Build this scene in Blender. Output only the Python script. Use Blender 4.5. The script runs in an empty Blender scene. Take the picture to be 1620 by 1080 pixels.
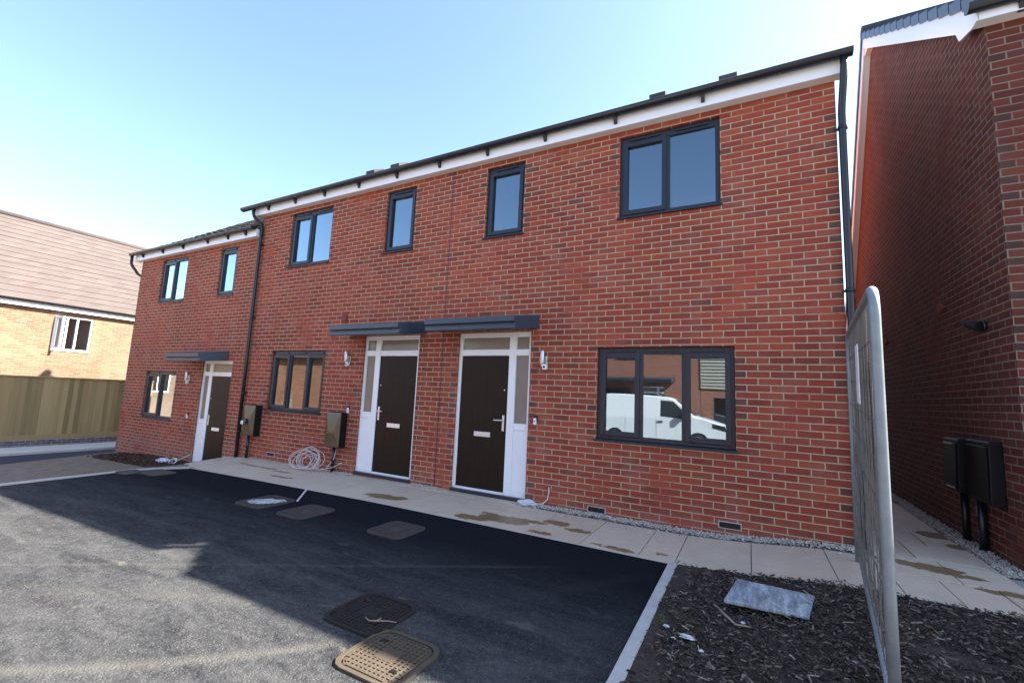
import bpy, math, random
from mathutils import Vector, noise as mnoise
R = math.radians
random.seed(7)
S = bpy.context.scene
COL = S.collection

# ---------------------------------------------------------------- camera, sky, sun, exposure
cam_d = bpy.data.cameras.new("camera"); cam = bpy.data.objects.new("camera", cam_d); COL.objects.link(cam)
cam.location = (-0.871482, -5.467169, 1.395379)
cam.rotation_euler = (1.69259623, -0.04569228, 0.48754807)
cam_d.sensor_width = 36.0; cam_d.sensor_fit = 'HORIZONTAL'; cam_d.lens = 36.0 * 701.85 / 1620.0
cam_d.clip_start = 0.05; cam_d.clip_end = 2000
S.camera = cam

SUN = Vector((1.052, 0.622, 1.0)).normalized()
sun_el = math.asin(SUN.z); sun_az = math.atan2(SUN.x, SUN.y)
W = bpy.data.worlds.new("World"); S.world = W; W.use_nodes = True
wn = W.node_tree; bg = wn.nodes['Background']
sky = wn.nodes.new('ShaderNodeTexSky'); sky.sky_type = 'NISHITA'; sky.sun_disc = False
sky.sun_elevation = sun_el; sky.sun_rotation = sun_az
sky.air_density = 1.0; sky.dust_density = 1.1; sky.ozone_density = 2.0
wn.links.new(sky.outputs[0], bg.inputs[0]); bg.inputs[1].default_value = 0.10
sd = bpy.data.lights.new("sun", 'SUN'); sd.energy = 5.0; sd.angle = R(0.5); sd.color = (1.0, 0.94, 0.86)
so = bpy.data.objects.new("sun", sd); COL.objects.link(so)
so.rotation_euler = SUN.to_track_quat('Z', 'Y').to_euler(); so.location = (20, 15, 25)
S.view_settings.view_transform = 'Standard'; S.view_settings.look = 'None'
S.view_settings.exposure = 2.28; S.view_settings.gamma = 1.0
S.cycles.max_bounces = 8; S.cycles.transparent_max_bounces = 12

# ---------------------------------------------------------------- mesh helper
class MB:
    def __init__(s): s.v = []; s.f = []; s.sm = []; s.at = []
    def face(s, pts, smooth=False, at=0.0):
        b = len(s.v); s.v += [tuple(p) for p in pts]; s.f.append(tuple(range(b, b + len(pts)))); s.sm.append(smooth); s.at.append(at)
    def faces(s, vs, fs, smooth=False):
        b = len(s.v); s.v += [tuple(p) for p in vs]
        for f in fs: s.f.append(tuple(b + i for i in f)); s.sm.append(smooth); s.at.append(0.0)
    def box(s, x0, y0, z0, x1, y1, z1):
        if x0 > x1: x0, x1 = x1, x0
        if y0 > y1: y0, y1 = y1, y0
        if z0 > z1: z0, z1 = z1, z0
        s.faces([(x0,y0,z0),(x1,y0,z0),(x1,y1,z0),(x0,y1,z0),(x0,y0,z1),(x1,y0,z1),(x1,y1,z1),(x0,y1,z1)],
                [(0,3,2,1),(4,5,6,7),(0,1,5,4),(1,2,6,5),(2,3,7,6),(3,0,4,7)])
    def tube(s, path, r, n=10, caps=True, closed=False):
        P = [Vector(p) for p in path]; m = len(P); rr = r if isinstance(r, (list, tuple)) else [r] * m
        ref = Vector((0, 0, 1)); vs = []; prev = None
        for i in range(m):
            a = P[(i - 1) % m] if (closed or i > 0) else P[i]; b = P[(i + 1) % m] if (closed or i < m - 1) else P[i]
            t = (b - a).normalized()
            if prev is None:
                u = t.cross(ref)
                if u.length < 1e-3: u = t.cross(Vector((1, 0, 0)))
            else: u = prev - t * prev.dot(t)
            u.normalize(); prev = u; w = t.cross(u)
            for k in range(n):
                an = 2 * math.pi * k / n
                vs.append(P[i] + (u * math.cos(an) + w * math.sin(an)) * rr[i])
        fs = []
        for i in range(m if closed else m - 1):
            j = (i + 1) % m
            for k in range(n): fs.append((i*n+k, i*n+(k+1) % n, j*n+(k+1) % n, j*n+k))
        s.faces(vs, fs, True)
        if caps and not closed:
            s.face([vs[k] for k in range(n)][::-1]); s.face([vs[(m-1)*n+k] for k in range(n)])
    def prism(s, poly, a0, a1, fn):
        """poly of 2d points extruded from a0 to a1; fn(p, q, a) -> xyz"""
        n = len(poly)
        A = [fn(p, q, a0) for p, q in poly]; B = [fn(p, q, a1) for p, q in poly]
        s.face(A[::-1]); s.face(B)
        for i in range(n):
            j = (i + 1) % n; s.face([A[i], A[j], B[j], B[i]])
    def build(s, name, m, parent=None, T=None, bevel=0.0, attr=False):
        root = parent
        while root is not None and root.parent is not None: root = root.parent
        o0 = Vector(root.location) if root is not None else Vector((0, 0, 0))
        vs = [Vector(T(*p)) if T else Vector(p) for p in s.v]
        me = bpy.data.meshes.new(name); me.from_pydata([v - o0 for v in vs], [], s.f)
        for p, sm in zip(me.polygons, s.sm): p.use_smooth = sm
        if attr:
            a = me.attributes.new("edge", 'FLOAT', 'FACE'); a.data.foreach_set('value', s.at)
        me.materials.append(m); me.update()
        import bmesh
        bm = bmesh.new(); bm.from_mesh(me)
        if not attr: bmesh.ops.remove_doubles(bm, verts=bm.verts, dist=1e-5)
        if not getattr(s, 'open', False): bmesh.ops.recalc_face_normals(bm, faces=bm.faces)
        bm.to_mesh(me); bm.free()
        o = bpy.data.objects.new(name, me); COL.objects.link(o)
        if parent is not None: o.parent = parent
        if bevel:
            b = o.modifiers.new("bevel", 'BEVEL'); b.width = bevel; b.segments = 2; b.limit_method = 'ANGLE'; b.angle_limit = R(50)
        return o

def thing(name, label, cat, loc=(0, 0, 0), group=None):
    o = bpy.data.objects.new(name, None); COL.objects.link(o); o.location = loc; o.empty_display_size = .2
    return tag(o, label, cat, group)
def tag(o, label=None, cat=None, group=None, kind=None):
    if label: o['label'] = label
    if cat: o['category'] = cat
    if group: o['group'] = group
    if kind: o['kind'] = kind
    return o
def dup(root, loc, label=None, rz=None):
    def rec(o, par):
        c = o.copy(); COL.objects.link(c)
        if par: c.parent = par
        for ch in list(o.children): rec(ch, c)
        return c
    kids = list(root.children)
    r = root.copy(); COL.objects.link(r); r.location = loc
    if rz is not None: r.rotation_euler = (0, 0, rz)
    for ch in kids: rec(ch, r)
    if label: r['label'] = label
    return r

# ---------------------------------------------------------------- materials
class NT:
    def __init__(s, name):
        s.m = bpy.data.materials.new(name); s.m.use_nodes = True; s.t = s.m.node_tree; s.n = s.t.nodes; s.l = s.t.links
        s.b = s.n['Principled BSDF']
    def put(s, i, v):
        if v is None: return
        if hasattr(v, 'is_output'): s.l.new(v, i)
        else:
            try: i.default_value = v
            except Exception: i.default_value = tuple(v) + (1.0,)
    def M(s, op, a, b=None, c=None, clamp=False):
        n = s.n.new('ShaderNodeMath'); n.operation = op; n.use_clamp = clamp
        for i, v in zip(n.inputs, (a, b, c)): s.put(i, v)
        return n.outputs[0]
    def mix(s, f, a, b, mode='MIX'):
        n = s.n.new('ShaderNodeMix'); n.data_type = 'RGBA'; n.blend_type = mode
        s.put(n.inputs[0], f)
        for k, v in ((6, a), (7, b)):
            if hasattr(v, 'is_output'): s.l.new(v, n.inputs[k])
            else: n.inputs[k].default_value = (v[0], v[1], v[2], 1)
        return n.outputs[2]
    def ramp(s, f, stops, interp='LINEAR'):
        n = s.n.new('ShaderNodeValToRGB'); n.color_ramp.interpolation = interp; e = n.color_ramp.elements
        while len(e) < len(stops): e.new(0.5)
        for k, (p, c) in enumerate(stops):
            e[k].position = p; e[k].color = (c[0], c[1], c[2], 1) if isinstance(c, (tuple, list)) else (c, c, c, 1)
        s.put(n.inputs[0], f); return n.outputs[0]
    def noise(s, vec, scale, detail=4, rough=.55, dist=0.0, out=0):
        n = s.n.new('ShaderNodeTexNoise'); n.inputs['Scale'].default_value = scale; n.inputs['Detail'].default_value = detail
        n.inputs['Roughness'].default_value = rough; n.inputs['Distortion'].default_value = dist
        if vec is not None: s.l.new(vec, n.inputs['Vector'])
        return n.outputs[out]
    def vor(s, vec, scale, out='Distance', feat='F1'):
        n = s.n.new('ShaderNodeTexVoronoi'); n.feature = feat; n.inputs['Scale'].default_value = scale
        s.l.new(vec, n.inputs['Vector']); return n.outputs[out]
    def white(s, x, y=0.0, z=0.0):
        c = s.xyz(x, y, z); n = s.n.new('ShaderNodeTexWhiteNoise'); n.noise_dimensions = '3D'
        s.l.new(c, n.inputs['Vector']); return n.outputs['Value']
    def xyz(s, x, y, z):
        n = s.n.new('ShaderNodeCombineXYZ')
        for i, v in zip(n.inputs, (x, y, z)): s.put(i, v)
        return n.outputs[0]
    def sep(s, v):
        n = s.n.new('ShaderNodeSeparateXYZ'); s.l.new(v, n.inputs[0]); return n.outputs
    def pos(s):
        if not hasattr(s, 'g'): s.g = s.n.new('ShaderNodeNewGeometry')
        return s.g.outputs['Position']
    def obj(s):
        if not hasattr(s, 'tc'): s.tc = s.n.new('ShaderNodeTexCoord')
        return s.tc.outputs['Object']
    def island(s): s.pos(); return s.g.outputs['Random Per Island']
    def scl(s, v, sx, sy, sz):
        n = s.n.new('ShaderNodeMapping'); n.inputs['Scale'].default_value = (sx, sy, sz); s.l.new(v, n.inputs[0]); return n.outputs[0]
    def bump(s, h, strength=.3, dist=.01):
        n = s.n.new('ShaderNodeBump'); n.inputs['Strength'].default_value = strength; n.inputs['Distance'].default_value = dist
        s.put(n.inputs['Height'], h); s.l.new(n.outputs[0], s.b.inputs['Normal']); return n
    def out(s, col, rough=.6, spec=.5, metal=0.0):
        s.put(s.b.inputs['Base Color'], col); s.put(s.b.inputs['Roughness'], rough)
        s.b.inputs['Specular IOR Level'].default_value = spec; s.put(s.b.inputs['Metallic'], metal)
        return s.m

def plain(name, col, rough=.5, spec=.5, var=.12, scale=6.0, metal=0.0, bump=0.0, bscale=300):
    t = NT(name); n = t.noise(t.obj(), scale, 5, .6)
    d = [max(0, c * (1 - var)) for c in col]; u = [min(1, c * (1 + var)) for c in col]
    c = t.mix(n, d, u); r = t.M('MULTIPLY_ADD', n, .16, rough - .08)
    if bump: t.bump(t.noise(t.obj(), bscale, 3), bump, .002)
    return t.out(c, r, spec, metal)

def brick_mat(name, stops, mortar, x0=0.0, z0=4.93, dark=(.085, .055, .047), flo=.3, seed=0.0):
    t = NT(name); P = t.pos(); p = t.sep(P); nn = t.sep(t.g.outputs['True Normal'])
    wob = t.noise(P, 60, 2); wob2 = t.noise(P, 9, 2)
    ax = t.M('GREATER_THAN', t.M('ABSOLUTE', nn[0]), .5)
    hx = t.M('ADD', t.M('MULTIPLY', p[0], t.M('SUBTRACT', 1.0, ax)), t.M('MULTIPLY', p[1], ax))
    v = t.M('DIVIDE', t.M('SUBTRACT', z0, p[2]), .075)
    v = t.M('ADD', v, t.M('MULTIPLY', t.M('SUBTRACT', wob, .5), .06)); v = t.M('ADD', v, t.M('MULTIPLY', t.M('SUBTRACT', wob2, .5), .05))
    row = t.M('FLOOR', v); par = t.M('FLOORED_MODULO', row, 2.0)
    u = t.M('DIVIDE', t.M('ADD', t.M('SUBTRACT', x0 + .005, hx), t.M('MULTIPLY', par, .1125)), .225)
    u = t.M('ADD', u, t.M('MULTIPLY', t.M('SUBTRACT', t.white(row, 3.3 + seed, 1.7), .5), .05))
    u = t.M('ADD', u, t.M('MULTIPLY', t.M('SUBTRACT', wob, .5), .02))
    col = t.M('FLOOR', u)
    fu = t.M('SUBTRACT', u, col); fv = t.M('SUBTRACT', v, row)
    du = t.M('MULTIPLY', t.M('MINIMUM', fu, t.M('SUBTRACT', 1.0, fu)), .225)
    dv = t.M('MULTIPLY', t.M('MINIMUM', fv, t.M('SUBTRACT', 1.0, fv)), .075)
    d = t.M('MINIMUM', du, dv)
    mk = t.M('DIVIDE', t.M('SUBTRACT', d, .0048), .0024, clamp=True)      # 0 mortar, 1 brick
    rnd = t.white(row, col, seed + .5); rnd2 = t.white(col, row, seed + 7.5)
    bc = t.ramp(rnd, stops)
    at = t.n.new('ShaderNodeAttribute'); at.attribute_name = 'edge'
    hit = t.M('LESS_THAN', t.M('ABSOLUTE', t.M('SUBTRACT', at.outputs['Fac'], t.M('ADD', par, 1.0))), .3)
    hit = t.M('MULTIPLY', hit, t.M('GREATER_THAN', rnd2, .5))
    bc = t.mix(t.M('MULTIPLY', hit, .72), bc, dark)
    odd = t.M('GREATER_THAN', rnd2, .992); bc = t.mix(t.M('MULTIPLY', odd, .55), bc, dark)
    # drag marks and fired blotches inside each brick
    sv = t.xyz(t.M('ADD', hx, t.M('MULTIPLY', rnd, 37.0)), p[2], t.M('MULTIPLY', rnd2, 11.0))
    g = t.noise(t.scl(sv, 9, 60, 1), 1.0, 5, .65)
    bc = t.mix(t.M('MULTIPLY', t.M('SUBTRACT', g, .45, clamp=True), 1.5, clamp=True), bc, t.mix(.36, bc, dark))
    big = t.noise(P, .75, 5, .6); big2 = t.noise(P, 2.6, 5, .7)
    bc = t.mix(1.0, bc, t.ramp(big, [(.3, .74), (.7, 1.12)]), 'MULTIPLY')
    # pale salt bloom, stronger towards the ground
    bl = t.M('MULTIPLY', t.ramp(big2, [(.50, 0.0), (.72, 1.0)]), flo)
    low = t.M('MULTIPLY_ADD', p[2], -2.2, .62, clamp=True)
    bl = t.M('ADD', bl, t.M('MULTIPLY', low, t.ramp(t.noise(P, 5, 4), [(.35, .1), (.75, .8)])), clamp=True)
    bc = t.mix(t.M('MULTIPLY', bl, .6), bc, (.34, .22, .185))
    mc = t.mix(t.noise(P, 130, 3), [c * .72 for c in mortar], [min(1, c * 1.2) for c in mortar])
    mc = t.mix(t.M('MULTIPLY', t.ramp(t.noise(P, 1.5, 6, .7), [(.50, 0.0), (.66, 1.0)]), .72), mc, stops[1][1])
    c = t.mix(mk, mc, bc)
    h = t.M('ADD', t.M('MULTIPLY', mk, 1.0), t.M('MULTIPLY', t.noise(P, 220, 4, .7), .35))
    h = t.M('ADD', h, t.M('MULTIPLY', rnd, .3))
    t.bump(h, .55, .006)
    return t.out(c, .88, .25)

M = {}
red_stops = [(0.0, (.245, .050, .035)), (.25, (.30, .056, .034)), (.5, (.335, .061, .036)), (.8, (.37, .082, .043)), (1.0, (.285, .064, .048))]
red_shaded = [(p, (c[0] * .42, c[1] * .52, c[2] * .60)) for p, c in red_stops]  # same red brick, darkened to put the passage shade into its colour
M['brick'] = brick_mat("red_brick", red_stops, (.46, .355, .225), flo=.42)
M['brick_r'] = brick_mat("red_brick_shaded", red_shaded, (.23, .175, .13), x0=1.155, z0=4.974, seed=3.0, flo=.2, dark=(.055, .036, .030))
M['brick_o'] = brick_mat("orange_brick", [(0, (.165, .098, .058)), (.3, (.205, .128, .076)), (.7, (.235, .152, .094)), (1, (.185, .108, .062))], (.26, .215, .165), x0=0, z0=3.6, dark=(.36, .18, .08), seed=9.0, flo=.1)
M['brick_t'] = brick_mat('rust_brick', [(0, (.20, .072, .034)), (.5, (.36, .15, .068)), (1, (.27, .10, .05))], (.26, .19, .13), seed=4.0, flo=.5)
M['brick_s'] = brick_mat("street_brick", [(0, (.22, .07, .045)), (.5, (.32, .11, .065)), (1, (.28, .10, .07))], (.42, .34, .27), seed=5.0)
M['blue_brick'] = brick_mat("blue_brick", [(0, (.045, .055, .075)), (.5, (.07, .085, .11)), (1, (.09, .10, .125))], (.42, .42, .42), x0=0, z0=-.53, seed=2.0, flo=.1)
M['anth'] = plain("anthracite_upvc", (.017, .020, .032), .38, .4, .08, bump=.08, bscale=500)
M['canopy'] = plain("grey_grp", (.034, .050, .076), .35, .5, .1, bump=.06)
M['upvc'] = plain("white_upvc", (.86, .86, .87), .32, .5, .03)
M['soffit'] = plain("soffit_white", (.80, .76, .70), .45, .4, .06)
M['black'] = plain("black_plastic", (.012, .013, .017), .28, .5, .25)
M['pipe'] = plain("black_pipe", (.011, .012, .015), .33, .5, .25)
M['dark'] = plain("dark_sill", (.022, .022, .032), .4, .5, .2)
M['chrome'] = plain("brushed_steel", (.78, .78, .77), .32, .5, .04, metal=.55)
M['lamp'] = plain("lamp_steel", (.55, .56, .58), .32, .5, .05, metal=1.0)
M['galv'] = plain("galvanised_steel", (.25, .275, .28), .55, .4, .4, scale=9, metal=.45)
M['wire'] = plain("weathered_wire", (.13, .115, .10), .7, .3, .6, scale=5)
M['plaster'] = plain("room_plaster", (.62, .61, .58), .9, .2, .04)
M['white_cable'] = plain("white_cable", (.62, .58, .54), .5, .4, .08)
M['plastic_bag'] = plain("cloudy_plastic", (.62, .63, .66), .25, .5, .15, scale=20)
M['kerb'] = plain("concrete_edging", (.46, .44, .41), .9, .2, .22, scale=11, bump=.4, bscale=160)
M['van'] = plain("white_van_paint", (.78, .79, .80), .22, .6, .02)
M['tyre'] = plain("tyre_rubber", (.018, .018, .018), .8, .3, .2)
M['clad'] = plain("cream_cladding", (.34, .32, .26), .6, .3, .06)
M['terracotta'] = plain("terracotta", (.20, .045, .035), .7, .3, .2)
M['stick'] = plain("dry_twig", (.30, .24, .18), .9, .2, .3, scale=30)

def glass(name, tint=(.62, .68, .74), refl=1.9, rough=0.0):
    m = bpy.data.materials.new(name); m.use_nodes = True; t = m.node_tree; n = t.nodes
    n.remove(n['Principled BSDF']); out = n['Material Output']
    tr = n.new('ShaderNodeBsdfTransparent'); tr.inputs[0].default_value = tint + (1,)
    gl = n.new('ShaderNodeBsdfGlossy'); gl.inputs['Roughness'].default_value = rough; gl.inputs[0].default_value = (.74, .89, 1, 1)
    fr = n.new('ShaderNodeFresnel'); fr.inputs[0].default_value = 1.52
    mu = n.new('ShaderNodeMath'); mu.operation = 'MULTIPLY'; mu.use_clamp = True; mu.inputs[1].default_value = refl
    tc = n.new('ShaderNodeTexCoord'); nz = n.new('ShaderNodeTexNoise'); nz.inputs['Scale'].default_value = 1.3; nz.inputs['Detail'].default_value = 1.5
    bp = n.new('ShaderNodeBump'); bp.inputs['Strength'].default_value = .08; bp.inputs['Distance'].default_value = .012
    t.links.new(tc.outputs['Object'], nz.inputs[0]); t.links.new(nz.outputs[0], bp.inputs['Height']); t.links.new(bp.outputs[0], gl.inputs['Normal'])
    mx = n.new('ShaderNodeMixShader'); t.links.new(fr.outputs[0], mu.inputs[0]); t.links.new(mu.outputs[0], mx.inputs[0])
    t.links.new(tr.outputs[0], mx.inputs[1]); t.links.new(gl.outputs[0], mx.inputs[2]); t.links.new(mx.outputs[0], out.inputs[0])
    return m
M['glass'] = glass("window_glass", refl=5.0)
t = NT("obscured_glass"); t.bump(t.noise(t.obj(), 90, 3), .25, .003)
M['obscure'] = t.out(t.mix(t.noise(t.obj(), 2.5, 3), (.16, .15, .125), (.26, .24, .21)), .12, .6)
t = NT("van_glass"); M['van_glass'] = t.out(t.mix(t.noise(t.obj(), 3), (.02, .024, .028), (.04, .045, .05)), .06, .6)

def door_mat():
    t = NT("dark_woodgrain_door"); o = t.obj(); q = t.scl(o, 34, 34, 2.2)
    g = t.noise(q, 1.0, 6, .62, .8); w = t.n.new('ShaderNodeTexWave'); w.inputs['Scale'].default_value = 3.0
    w.inputs['Distortion'].default_value = 7; w.inputs['Detail'].default_value = 3; t.l.new(t.scl(o, 5, 5, .5), w.inputs[0])
    gg = t.M('MULTIPLY_ADD', w.outputs['Fac'], .4, t.M('MULTIPLY', g, .6))
    t.bump(gg, .55, .003)
    return t.out(t.mix(gg, (.010, .0062, .0045), (.034, .020, .0125)), .40, .16)
M['door'] = door_mat()

def ground_mats():
    # asphalt with dust and tyre sweeps
    t = NT("fresh_asphalt"); P = t.pos(); p = t.sep(P)
    fine = t.noise(P, 170, 3, .7); mid = t.noise(P, 22, 4, .6); big = t.noise(P, 1.1, 5, .6, .4)
    vo = t.vor(P, 85); sp = t.M('LESS_THAN', vo, .30)
    st = t.M('MULTIPLY', sp, t.M('GREATER_THAN', t.vor(P, 85, 'Color'), .58))
    c = t.mix(fine, (.006, .007, .010), (.017, .0185, .023))
        # grey dust film; its fade towards the houses paints in sun and shade contrast
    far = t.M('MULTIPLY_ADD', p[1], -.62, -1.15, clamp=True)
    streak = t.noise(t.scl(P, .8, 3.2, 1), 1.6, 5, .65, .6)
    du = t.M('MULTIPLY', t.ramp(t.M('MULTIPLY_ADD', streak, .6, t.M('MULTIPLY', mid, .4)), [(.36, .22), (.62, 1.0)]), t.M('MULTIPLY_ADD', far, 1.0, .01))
    lines = None
    def line(ax, ay, bx, by, w, k, curve=0.0):
        L = math.hypot(bx - ax, by - ay); tx, ty = (bx - ax) / L, (by - ay) / L
        rx = t.M('SUBTRACT', p[0], ax); ry = t.M('SUBTRACT', p[1], ay)
        al = t.M('ADD', t.M('MULTIPLY', rx, tx), t.M('MULTIPLY', ry, ty))
        pe = t.M('ADD', t.M('MULTIPLY', rx, -ty), t.M('MULTIPLY', ry, tx))
        s_ = t.M('DIVIDE', al, L)
        pe = t.M('ADD', pe, t.M('MULTIPLY', t.M('MULTIPLY', s_, t.M('SUBTRACT', 1.0, s_)), curve))
        pe = t.M('ADD', pe, t.M('MULTIPLY', t.M('SUBTRACT', mid, .5), w * .9))
        f = t.M('SUBTRACT', 1.0, t.M('DIVIDE', t.M('ABSOLUTE', pe), w), clamp=True)
        e = t.M('MULTIPLY', t.M('MULTIPLY', s_, 8.0, clamp=True), t.M('MULTIPLY', t.M('SUBTRACT', 1.0, s_), 8.0, clamp=True))
        return t.M('MULTIPLY', t.M('MULTIPLY', f, e), k)
    tr = None
    for a in [(-6.2, -4.45, -2.2, -1.75, .04, .30, 0.0), (-4.3, -4.75, -2.85, -3.5, .07, .65, .35), (-2.9, -3.35, -1.6, -1.45, .10, .07, .1), (-5.6, -4.6, -3.3, -3.3, .12, .22, -.2), (-8.5, -4.3, -5.4, -3.2, .12, .15, .2)]:
        li = line(*a); tr = li if tr is None else t.M('MAXIMUM', tr, li)
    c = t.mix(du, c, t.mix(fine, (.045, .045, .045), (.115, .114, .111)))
    c = t.mix(t.M('MULTIPLY', tr, t.M('MULTIPLY_ADD', fine, .9, .2, clamp=True)), c, (.15, .14, .118))
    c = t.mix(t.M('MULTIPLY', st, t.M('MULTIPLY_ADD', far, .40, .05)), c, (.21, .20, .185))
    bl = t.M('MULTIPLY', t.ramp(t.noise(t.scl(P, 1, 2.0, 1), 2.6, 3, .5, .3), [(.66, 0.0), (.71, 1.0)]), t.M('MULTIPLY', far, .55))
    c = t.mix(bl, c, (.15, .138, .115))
    t.bump(t.M('ADD', t.M('MULTIPLY', fine, .6), t.M('MULTIPLY', vo, .9)), .8, .006)
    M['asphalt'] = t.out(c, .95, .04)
    # riven buff paving with wet brown stains
    t = NT("buff_paving"); P = t.pos(); p = t.sep(P); isl = t.island()
    n1 = t.noise(P, 3.5, 6, .6); n2 = t.noise(P, 45, 4, .7)
    c = t.ramp(isl, [(0, (.53, .39, .265)), (.35, (.63, .48, .345)), (.7, (.58, .455, .33)), (1, (.66, .52, .375))])
    c = t.mix(t.ramp(n1, [(.35, 0.0), (.7, .6)]), c, (.70, .57, .44))
    c = t.mix(t.M('MULTIPLY', n2, .35), c, (.34, .25, .175))
    c = t.mix(t.ramp(t.noise(P, 9, 5, .7), [(.55, 0.0), (.75, .5)]), c, (.66, .60, .52))
    wx = t.M('MULTIPLY', t.M('SUBTRACT', t.noise(P, 9, 5, .65), .5), .22); wy = t.M('MULTIPLY', t.M('SUBTRACT', t.noise(t.scl(P, 1.3, 1.3, 1), 9.7, 5, .65), .5), .18)
    sm = None
    for x, y, a, b in [(-5.18, -.86, .30, .10), (-4.95, -.80, .14, .07), (-3.70, -1.00, .20, .08), (-3.36, -.84, .30, .13), (-3.1, -.72, .22, .05), (-3.62, -.72, .10, .04), (-2.82, -1.05, .14, .045), (-2.79, -.61, .14, .08),
                       (-2.5, -.74, .14, .06), (-2.2, -1.03, .06, .03), (-2.04, -1.04, .07, .04), (-1.94, -1.05, .08, .05), (-1.62, -.95, .05, .025),
                       (-8.22, -.46, .20, .035), (-7.75, -.52, .22, .03), (-8.62, -.46, .18, .03), (-7.36, -.80, .26, .04), (-9.0, -.42, .12, .03),
                       (.47, -.22, .22, .10), (.25, -.16, .16, .05), (.62, -.33, .16, .05), (.86, -.60, .22, .06), (.90, 1.2, .16, .15), (.95, .75, .10, .10)]:
        ex = t.M('DIVIDE', t.M('SUBTRACT', t.M('ADD', p[0], wx), x), a); ey = t.M('DIVIDE', t.M('SUBTRACT', t.M('ADD', p[1], wy), y), b)
        q = t.M('SUBTRACT', 1.25, t.M('ADD', t.M('MULTIPLY', ex, ex), t.M('MULTIPLY', ey, ey)), clamp=True)
        sm = q if sm is None else t.M('MAXIMUM', sm, q)
    sm = t.M('MULTIPLY', sm, 7.0, clamp=True)
    c = t.mix(t.M('MULTIPLY', sm, .85), c, t.mix(n2, (.135, .070, .016), (.21, .115, .032)))
    t.bump(t.M('ADD', t.M('MULTIPLY', n1, 1.5), t.M('MULTIPLY', n2, .6)), .3, .006)
    M['paving'] = t.out(c, t.M('MULTIPLY_ADD', sm, -.35, .75), .3)
    # bare soil
    t = NT("soil"); P = t.pos(); n1 = t.noise(P, 5, 6, .7); n2 = t.noise(P, 60, 4, .7)
    c = t.mix(n2, (.12, .086, .062), (.30, .225, .165)); c = t.mix(t.ramp(n1, [(.4, 0.0), (.7, .8)]), c, (.33, .255, .19))
    t.bump(t.M('ADD', n1, n2), .8, .02); M['soil'] = t.out(c, .95, .15)
    t = NT("wet_soil"); P = t.pos(); n2 = t.noise(P, 55, 4, .7)
    t.bump(n2, .9, .02); M['bed'] = t.out(t.mix(n2, (.035, .027, .024), (.12, .092, .076)), .95, .15)
    t = NT("heap_soil"); i = t.island(); M['heap'] = t.out(t.ramp(i, [(0, (.03, .016, .012)), (.6, (.07, .038, .028)), (1, (.13, .08, .06))]), .95, .1)
    t = NT("bark_chips"); i = t.island(); n2 = t.noise(t.pos(), 150, 3)
    c = t.ramp(i, [(0, (.018, .013, .011)), (.35, (.05, .036, .030)), (.65, (.10, .070, .055)), (.85, (.18, .128, .098)), (.96, (.30, .235, .185)), (1, (.45, .40, .35))])
    M['bark'] = t.out(t.mix(t.M('MULTIPLY', n2, .5), c, (.02, .015, .013)), .85, .25)
    t = NT("limestone_gravel"); i = t.island(); n2 = t.noise(t.pos(), 120, 3)
    c = t.ramp(i, [(0, (.26, .22, .18)), (.3, (.48, .43, .36)), (.7, (.62, .565, .48)), (.95, (.74, .69, .60)), (1, (.22, .18, .14))])
    M['gravel'] = t.out(t.mix(t.M('MULTIPLY', n2, .4), c, (.3, .28, .26)), .9, .2)
    t = NT("old_concrete"); P = t.pos(); n1 = t.noise(P, 2, 6, .65); n2 = t.noise(P, 70, 3)
    c = t.mix(n1, (.27, .25, .22), (.42, .39, .345)); c = t.mix(t.M('MULTIPLY', n2, .4), c, (.2, .18, .16)); t.bump(n2, .3, .006)
    M['concrete'] = t.out(c, .92, .2)
    t = NT("pale_path"); P = t.pos(); n1 = t.noise(P, 2, 6, .65); n2 = t.noise(P, 60, 3)
    M['path'] = t.out(t.mix(t.M('MULTIPLY', n2, .35), t.mix(n1, (.48, .43, .36), (.66, .60, .51)), (.35, .31, .26)), .92, .2)
    t = NT("side_tarmac"); P = t.pos(); n1 = t.noise(P, 1.2, 6, .65); n2 = t.noise(P, 90, 3)
    M['tarmac'] = t.out(t.mix(t.M('MULTIPLY', n2, .5), t.mix(n1, (.03, .035, .045), (.06, .068, .085)), (.02, .022, .026)), .9, .15)
    t = NT("road_asphalt"); P = t.pos(); n1 = t.noise(P, .6, 6, .65); n2 = t.noise(P, 90, 3)
    c = t.mix(n2, (.10, .10, .10), (.17, .168, .165)); c = t.mix(t.ramp(n1, [(.35, 0.0), (.6, .8)]), c, (.26, .25, .235)); t.bump(n2, .5, .006)
    M['road'] = t.out(c, .93, .2)
ground_mats()

def iron():
    t = NT("rusted_iron"); o = t.obj(); n1 = t.noise(o, 7, 6, .7); n2 = t.noise(o, 60, 4, .7)
    c = t.mix(n1, (.045, .033, .024), (.125, .096, .064)); c = t.mix(t.M('MULTIPLY', n2, .6), c, (.07, .052, .036))
    t.bump(n2, .4, .004); return t.out(c, .85, .3)
M['iron'] = iron()
t = NT("dark_iron"); n1 = t.noise(t.obj(), 8, 6, .7); n2 = t.noise(t.obj(), 70, 3, .7); t.bump(n2, .4, .004)
M['iron_deep'] = plain('deep_rust_iron', (.026, .021, .019), .85, .2, .5, scale=9, bump=.4, bscale=70)
M['iron_dark'] = t.out(t.mix(t.M('MULTIPLY_ADD', n1, .6, t.M('MULTIPLY', n2, .4)), (.035, .028, .026), (.10, .078, .066)), .8, .3)
t = NT("wet_paint_iron"); n1 = t.noise(t.obj(), 9, 5, .7)
M['iron_pale'] = t.out(t.mix(t.ramp(n1, [(.36, 0.0), (.5, 1.0)]), (.16, .13, .11), (.50, .53, .58)), .5, .4)
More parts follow.
